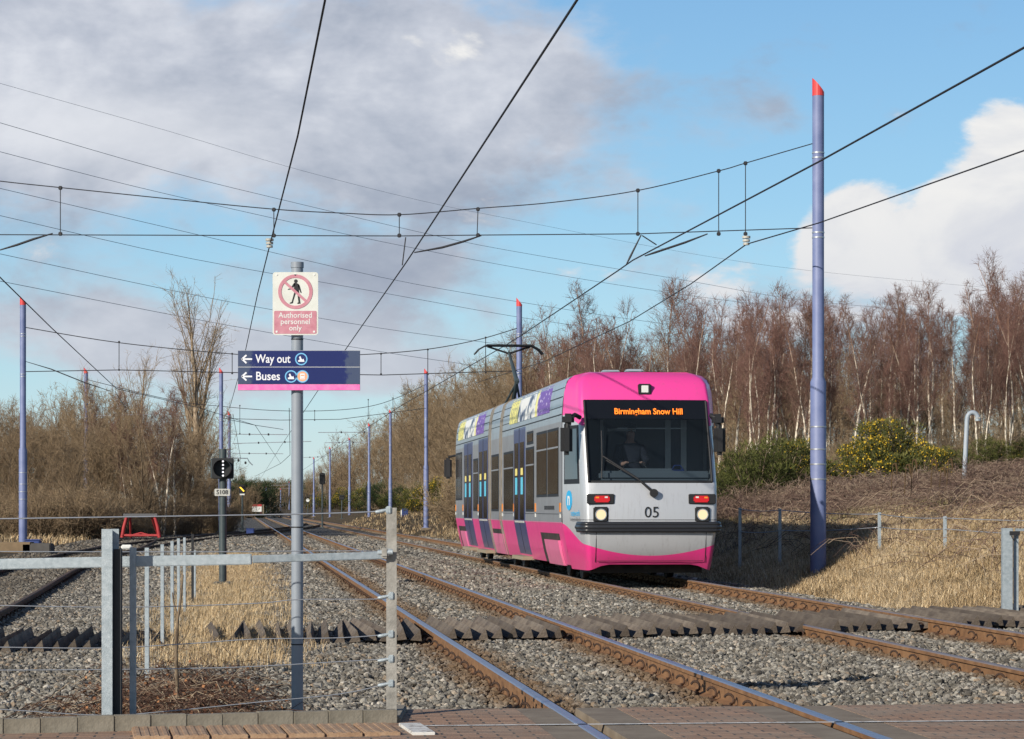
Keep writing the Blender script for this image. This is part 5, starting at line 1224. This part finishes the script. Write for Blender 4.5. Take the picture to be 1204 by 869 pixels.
def gorse(seed, flowers=.15, H=1.9, W=1.4, n_=9000):
    r = np.random.default_rng(seed); cl = 46; th = r.uniform(0,6.28,cl); rr = np.sqrt(r.uniform(0,1,cl))*W; cz = r.uniform(.15,1,cl)*H*(1-.45*(rr/W)**2); C = np.stack([rr*np.cos(th), rr*np.sin(th), cz], 1); cs = r.uniform(.22,.42,cl)
    idx = r.integers(0,cl,n_); o = norm(r.normal(0,1,(n_,3)))*(r.uniform(.3,1,(n_,1))**.5); p = C[idx]+o*cs[idx][:,None]; d = norm(o+[0,0,.5]+r.normal(0,.35,(n_,3))); L = r.uniform(.06,.17,(n_,1)); a = norm(np.cross(d, r.normal(0,1,(n_,3))))*.013
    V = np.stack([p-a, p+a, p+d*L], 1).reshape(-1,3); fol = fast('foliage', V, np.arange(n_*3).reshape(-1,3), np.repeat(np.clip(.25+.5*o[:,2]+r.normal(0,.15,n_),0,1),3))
    res = [fol]
    if flowers:
        m = int(n_*flowers); hot = r.random(cl) < .6; ids = r.choice(np.where(hot)[0], m); o = norm(r.normal(0,1,(m,3))+[0,0,.6]); p = C[ids]+o*cs[ids][:,None]*r.uniform(.8,1.1,(m,1)); e1 = norm(r.normal(0,1,(m,3)))*.028; e2 = norm(np.cross(e1, r.normal(0,1,(m,3))))*.028
        res.append(fast('flowers', np.stack([p-e1,p+e2,p+e1,p-e2],1).reshape(-1,3), np.arange(m*4).reshape(-1,4)))
    P1 = C; P0 = C*[.15,.15,0]; V, fc = tubes(P0, P1, np.full(cl,.03), np.full(cl,.012), 4); res.append(fast('stems', V, fc, np.full(len(V),.2))); return res
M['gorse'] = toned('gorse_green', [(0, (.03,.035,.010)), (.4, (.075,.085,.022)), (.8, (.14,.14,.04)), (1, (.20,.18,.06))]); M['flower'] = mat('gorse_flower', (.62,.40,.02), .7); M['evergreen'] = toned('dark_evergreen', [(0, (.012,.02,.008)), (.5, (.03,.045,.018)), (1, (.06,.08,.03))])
G1 = [gorse(500+i, .15) for i in range(2)]; G2 = [gorse(510,.0), gorse(511,.02)]; G3 = [gorse(520,0)]
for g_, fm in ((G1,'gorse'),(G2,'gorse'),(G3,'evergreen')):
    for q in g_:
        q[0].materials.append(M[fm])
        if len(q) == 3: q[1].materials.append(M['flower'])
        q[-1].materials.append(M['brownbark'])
def bush(name, proto, px, D, s_, label, group=None, zo=0, zs=1, X=None):
    X = (px-CX)/F*D if X is None else X; e = empty(name, (X, D, float(zg(X,D))+zo), random.uniform(0,6.28), label=label, cat='bush', group=group); e.scale = (s_,s_,s_*zs)
    for me_ in (proto if isinstance(proto, list) else [proto]): o = bpy.data.objects.new(me_.name.split('.')[0], me_); COL.objects.link(o); o.parent = e
    return e
gl = [(885,78,1.0,'broad green gorse bush left of the big mast',G2),(915,80,1.1,'tall green gorse bush close to the left side of the big mast',G2),(940,84,1.0,'green gorse bush with few flowers directly behind the big mast',G1),(985,84,.6,'small green gorse bush just right of the big mast',G2),
      (1020,82,.95,'yellow flowering gorse bush, leftmost right of the big mast',G1),(1045,78,1.05,'brightest yellow flowering gorse bush on the right bank',G1),(1072,82,.9,'yellow flowering gorse bush left of the hooked pipe',G1),(1105,84,.65,'green gorse bush just left of the hooked pipe',G2),(1160,90,.6,'low green gorse bush right of the hooked pipe',G2),(1195,92,.6,'low green gorse bush at the right edge',G2),(868,84,.8,'small green gorse bush beside the tram mirror',G2),
      (518,128,1.3,'yellow gorse bush right behind the rear of the tram',G1),(505,150,1.3,'yellow gorse bush by the mast left of the tram',G1),(478,165,1.5,'dark green bush behind the blue noticeboard',G3),(492,158,1.3,'green bush between the noticeboard and the tram',G2),(450,200,1.9,'dark evergreen bush behind the slim mast',G3),(420,235,1.8,'green gorse bush between two far masts',G2),(405,250,2.1,'tall green gorse bush beside the far mast',G1),(373,285,2.3,'yellow flowering gorse bush at the foot of a far mast',G1),(390,280,2.0,'green gorse bush right of the dark signal post',G2),(440,215,1.5,'green gorse bush low between far masts',G2),(466,180,1.2,'low green bush left of the noticeboard',G2)]
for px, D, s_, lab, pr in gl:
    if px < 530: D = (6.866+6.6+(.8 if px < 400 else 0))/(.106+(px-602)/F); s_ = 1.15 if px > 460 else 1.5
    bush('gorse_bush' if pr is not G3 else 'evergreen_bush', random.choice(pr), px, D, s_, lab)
for k_, (px, D) in enumerate(((279,372),(287,380),(294,390))): bush('evergreen_bush', G3[0], px, D, 3.2, ['leftmost dark evergreen clump at the far end of the line','middle dark evergreen clump at the far end of the line','right dark evergreen clump at the far end beside the white board'][k_])
for k_, (px, D) in enumerate(((300,700),(318,720),(335,740),(352,700))): bush('evergreen_bush', G3[0], px, D, 4.5, 'dark bush mass under the far trees at the end of the line', 'dark bushes at the very end')
for px in range(-30,262,9):
    for D in (112, 120): 
        if px > 105: D += 12
        if D < 130 and px > 105 and px < 200 and px % 2: continue
        if px > 175: D += 14
        if px > 215: D += 8
        bush('bare_shrub', R_.choice(SH), px+R_.uniform(-5,5), D+R_.uniform(-3,3), R_.uniform(.8,1.5), 'brown leafless shrub in the undergrowth of the left wood', 'leafless shrubs below the left wood')
for px in range(545,905,14): bush('bare_shrub', R_.choice(SH), px+R_.uniform(-6,6), 128+R_.uniform(-8,8), R_.uniform(1.1,1.9), 'brown leafless shrub on the slope behind the tram', 'leafless shrubs behind the tram')
for px in range(860,1230,16): bush('bare_shrub', R_.choice(SH), px+R_.uniform(-7,7), 95+R_.uniform(-6,6), R_.uniform(.8,1.4), 'brown leafless shrub at the foot of the right birches', 'leafless shrubs below the birches')
for px in range(425,560,9): bush('bare_shrub', R_.choice(SH), px+R_.uniform(-3,3), (6.866+R_.uniform(7.5,10))/(.106+(px-602)/F), R_.uniform(1.2,2.0), 'brown leafless shrub along the far right side of the tracks', 'leafless shrubs beside the far masts')
for px, D in ((866,66),(895,68),(925,70),(950,72),(985,70),(1010,68),(1040,67),(1070,66),(1100,65),(1125,66),(1155,64),(1180,62),(1205,60),(1165,70),(1080,72)):
    bush('bramble_bush', R_.choice(SHR), px+R_.uniform(-6,6), D, R_.uniform(.8,1.25), 'tangled brown bramble bush on the upper right bank', 'bramble bushes on the right bank', zs=.7)

# grass
M['straw'] = toned('dry_grass', [(0, (.11,.07,.035)), (.3, (.31,.205,.105)), (.6, (.52,.37,.20)), (.85, (.70,.53,.31)), (1, (.80,.65,.43))], .85, 0)
def blades(X, D, h, wd, seed, name, label, lean=.6, tone=None, zoff=0, m_=None):
    r = np.random.default_rng(seed); N = len(X); Z = zg(X,D)+zoff-.03; p = np.stack([X,D,Z],1); a = r.uniform(0,6.28,N); L = h*r.uniform(.5,1.3,N) if np.isscalar(h) else h*r.uniform(.6,1.25,N)
    ld = np.stack([np.cos(a),np.sin(a),np.zeros(N)],1)*(r.uniform(.1,1,N)*lean)[:,None]; side = np.stack([np.cos(a+1.57+r.normal(0,.8,N)),np.sin(a+1.57),np.zeros(N)],1)*(wd*r.uniform(.6,1.3,N))[:,None]
    m1 = p+(ld*.35+[0,0,.62])*L[:,None]; tp = p+(ld*1.1+[0,0,.85])*L[:,None]-np.stack([0*L,0*L,np.maximum(0,np.linalg.norm(ld,axis=1)-.35)*L*.5],1)
    V = np.stack([p-side,p+side,m1+side*.7,m1-side*.7,tp],1).reshape(-1,3); b = np.arange(N)[:,None]*5; fc = np.concatenate([b+[[0,1,2]], b+[[0,2,3]], b+[[3,2,4]]],0)
    t_ = (r.uniform(.2,1,N) if tone is None else tone); o = link(name, fast(name, V, fc, np.repeat(t_,5)), m_ or M['straw']); tag(o, label, 'grass', kind='stuff'); return o
def bank_pts(D0, D1, dens, t0, t1):
    N = int((D1-D0)*(t1-t0)*dens); D = rng.uniform(D0,D1,N); t = rng.uniform(t0,t1,N); X = t+6.866-.106*D; k_ = inview(X, D, 40); return X[k_], D[k_], t[k_]
Xa, Da, ta = [], [], []
for D0, D1, de in ((27.5,42,1300),(42,56,950),(56,80,330),(80,130,40)):
    X, D, t = bank_pts(D0, D1, de, 2.35, 11.5); k_ = rng.random(len(t)) < np.clip(1.3-(t-6)/5, .15, 1)*np.clip((t-2.2)/.5,.1,1); Xa.append(X[k_]); Da.append(D[k_]); ta.append(t[k_])
X = np.concatenate(Xa); D = np.concatenate(Da); t = np.concatenate(ta)
cl = .5+.5*np.sin(X*1.9+D*.7)*np.sin(D*1.1-X*.8); tone = np.clip(rng.normal(.76,.18,len(X))+.3*(cl-.5)-.03*np.clip(t-6,0,5),0,1)
blades(X, D, np.clip(.14+.15*cl,.1,.5)*np.clip((t-1.9)/1.0,.35,1), .0034, 1, 'dry_grass', 'pale straw coloured dead grass covering the bank right of the tram', 1.5, tone)
# bramble tangle over the upper bank
def tangle(X, D, L0, seed, name, label, r0=.004, m_=None, hz=.25):
    r = np.random.default_rng(seed); N = len(X); p = np.stack([X,D,zg(X,D)],1); a = r.uniform(0,6.28,N); L = L0*r.uniform(.4,1.3,N); dr_ = np.stack([np.cos(a),np.sin(a),np.zeros(N)],1)*L[:,None]; hh_ = hz*r.uniform(.3,1.4,N)*np.minimum(1,L)
    q = [p+dr_*f+np.stack([0*L,0*L,hh_*4*f*(1-f)*.9+hh_*.3*f],1)+r.normal(0,.03,(N,3)) for f in (0,.33,.66,1)]
    P0 = np.concatenate(q[:3]); P1 = np.concatenate(q[1:]); R0 = np.full(len(P0), r0); V, fc = tubes(P0, P1, R0, R0*.7, 3); tn = r.uniform(0,1,N); tn = np.concatenate([tn]*3)
    o = link(name, fast(name, V, fc, np.repeat(tn,6)), m_ or M['bramble']); tag(o, label, 'undergrowth', kind='stuff'); return o
Xa, Da = [], []
for D0, D1, de in ((30,50,70),(50,75,75),(75,110,28)):
    X, D, t = bank_pts(D0, D1, de, 4.0, 20); k_ = rng.random(len(t)) < np.clip((t-5.2)/4.5,.13,1); Xa.append(X[k_]); Da.append(D[k_])
tangle(np.concatenate(Xa), np.concatenate(Da), 1.0, 5, 'bramble_tangle', 'brown purple bramble stems tangled over the upper right bank', .0055, hz=.35)
Xb, Db, tb_ = bank_pts(45, 95, 14, 5, 18); pk = (np.sin(Xb*.8+1)*np.sin(Db*.33+Xb*.3) > .35); Xb, Db = Xb[pk], Db[pk]
q_ = rng.integers(0, len(Xb), 26000); Xb = Xb[q_]+rng.normal(0,.25,26000); Db = Db[q_]+rng.normal(0,.35,26000)
blades(Xb, Db, .22, .006, 9, 'green_tufts', 'patches of olive green and pale grass showing through the brambles on the right bank', 1.3, None, .08, toned('olive_grass', [(0,(.06,.06,.02)),(.4,(.14,.13,.05)),(.7,(.30,.24,.12)),(1,(.52,.42,.25))],.85,0))
# grass strip by the receding posts
N = 24000; D = rng.uniform(21.5,74,N); t = np.clip(rng.normal(-7.1,.42,N),-8,-6.2)+.12*np.sin(D*1.3); X = t+6.866-.106*D; k_ = inview(X,D)&(rng.random(N) < 1); X, D = X[k_], D[k_]
blades(np.concatenate([X, X+rng.normal(0,.05,len(X)), X+rng.normal(0,.08,len(X))]), np.concatenate([D, D+rng.normal(0,.05,len(X)), D+.1]), .17, .0026, 2, 'grass_strip', 'strip of pale dead grass among the receding fence posts', 1.1, np.clip(rng.normal(.68,.2,3*len(X)),0,1))
# reddish dead brambles near the kerb
N = 1500; X = rng.normal(-2.55,.42,N); D = rng.uniform(15.6,21,N)**1; t = X-(6.866-.106*D); 
N2 = len(X); D = 15.5+np.abs(rng.normal(0,2.4,N)); X = -2.1-.11*(D-15.5)+rng.normal(0,.3,N); X = np.minimum(X, -1.45-.05*(D-15)); X = np.maximum(X, -2.8-.1*(D-15))
M['deadbramble'] = toned('dead_bramble', [(0, (.035,.02,.014)), (.5, (.11,.06,.042)), (.8, (.22,.14,.095)), (1, (.48,.38,.26))], .85, 0)
tangle(X, D, .45, 7, 'dead_brambles', 'dark red brown dead brambles on the ballast behind the kerb', .0028, M['deadbramble'], .22)
N = 2600; D = 15.5+np.abs(rng.normal(0,2.0,N)); X = -2.1-.11*(D-15.5)+rng.normal(0,.3,N); X = np.minimum(X, -1.45)
p = np.stack([X,D,zg(X,D)+np.abs(rng.normal(0,.05,N))],1); e1 = norm(rng.normal(0,1,(N,3)))*.016; e2 = norm(np.cross(e1, rng.normal(0,1,(N,3))))*.012
o = link('dead_leaves', fast('dead_leaves', np.stack([p-e1,p+e2,p+e1,p-e2],1).reshape(-1,3), np.arange(N*4).reshape(-1,4), np.repeat(rng.uniform(0,1,N),4)), toned('dead_leaf', [(0,(.06,.025,.015)),(.7,(.20,.09,.045)),(1,(.42,.20,.09))],.8,0)); tag(o, 'curled brown dead leaves among the brambles behind the kerb', 'leaves', kind='stuff')
# sapling
e = empty('sapling', at(209,812,17.2), label='thin bare sapling stem among the brambles behind the kerb', cat='sapling'); MB().tube([(0,0,-.1),(-.01,0,.25),(.0,0,.48),(.02,0,.62),(.035,0,.78)], [.014,.012,.010,.009,.006], 7).build('stem', M['brownbark'], e); MB().tube([(.0,0,.5),(-.03,0,.6),(-.035,0,.66)], [.007,.005,.004], 5).build('twig', M['brownbark'], e); MB().tube([(-.01,0,.3),(.05,0,.36),(.08,0,.42)], [.005,.004,.002], 5).build('twig', M['brownbark'], e)
# tall dry stalks and rough verge on the far sides
N = 16000; D = rng.uniform(95,240,N); t = rng.uniform(2.4,9,N); X = t+6.866-.106*D; k_ = inview(X,D)&(rng.random(N)<.8*(.5+.5*np.sin(D*.35)*np.sin(X*.9))); blades(X[k_], D[k_], .26, .012, 3, 'verge_grass', 'rough pale verge grass beside the far track', 1.4)
N = 22000; D = rng.uniform(90,170,N); X = rng.uniform(-34,-14,N); t = X-(6.866-.106*D); k_ = (t < -13.2) & inview(X,D); blades(X[k_], D[k_], .3, .012, 4, 'verge_grass', 'rough dry grass along the foot of the left wood', 1.4)
for k_ in range(6):
    X = (1045+k_*14-CX)/F*55; e = empty('dry_stalk', (X, 55+random.uniform(-1,1), float(zg(X,55))), label='tall pale dry stalk with a curled head on the right bank', cat='plant', group='tall dry stalks on the right bank'); h_ = random.uniform(.8,1.05)
    MB().tube([(0,0,0),(.02,0,h_*.6),(.05,0,h_)], .011, 5).build('stem', M['straw'], e); MB().tube([(.05,0,h_),(.10,0,h_*1.02),(.14,0,h_*.9),(.13,0,h_*.78)], [.02,.03,.025,.01], 6).build('seed_head', M['straw'], e)
print('trees', ntree, 'objects', len(bpy.data.objects))
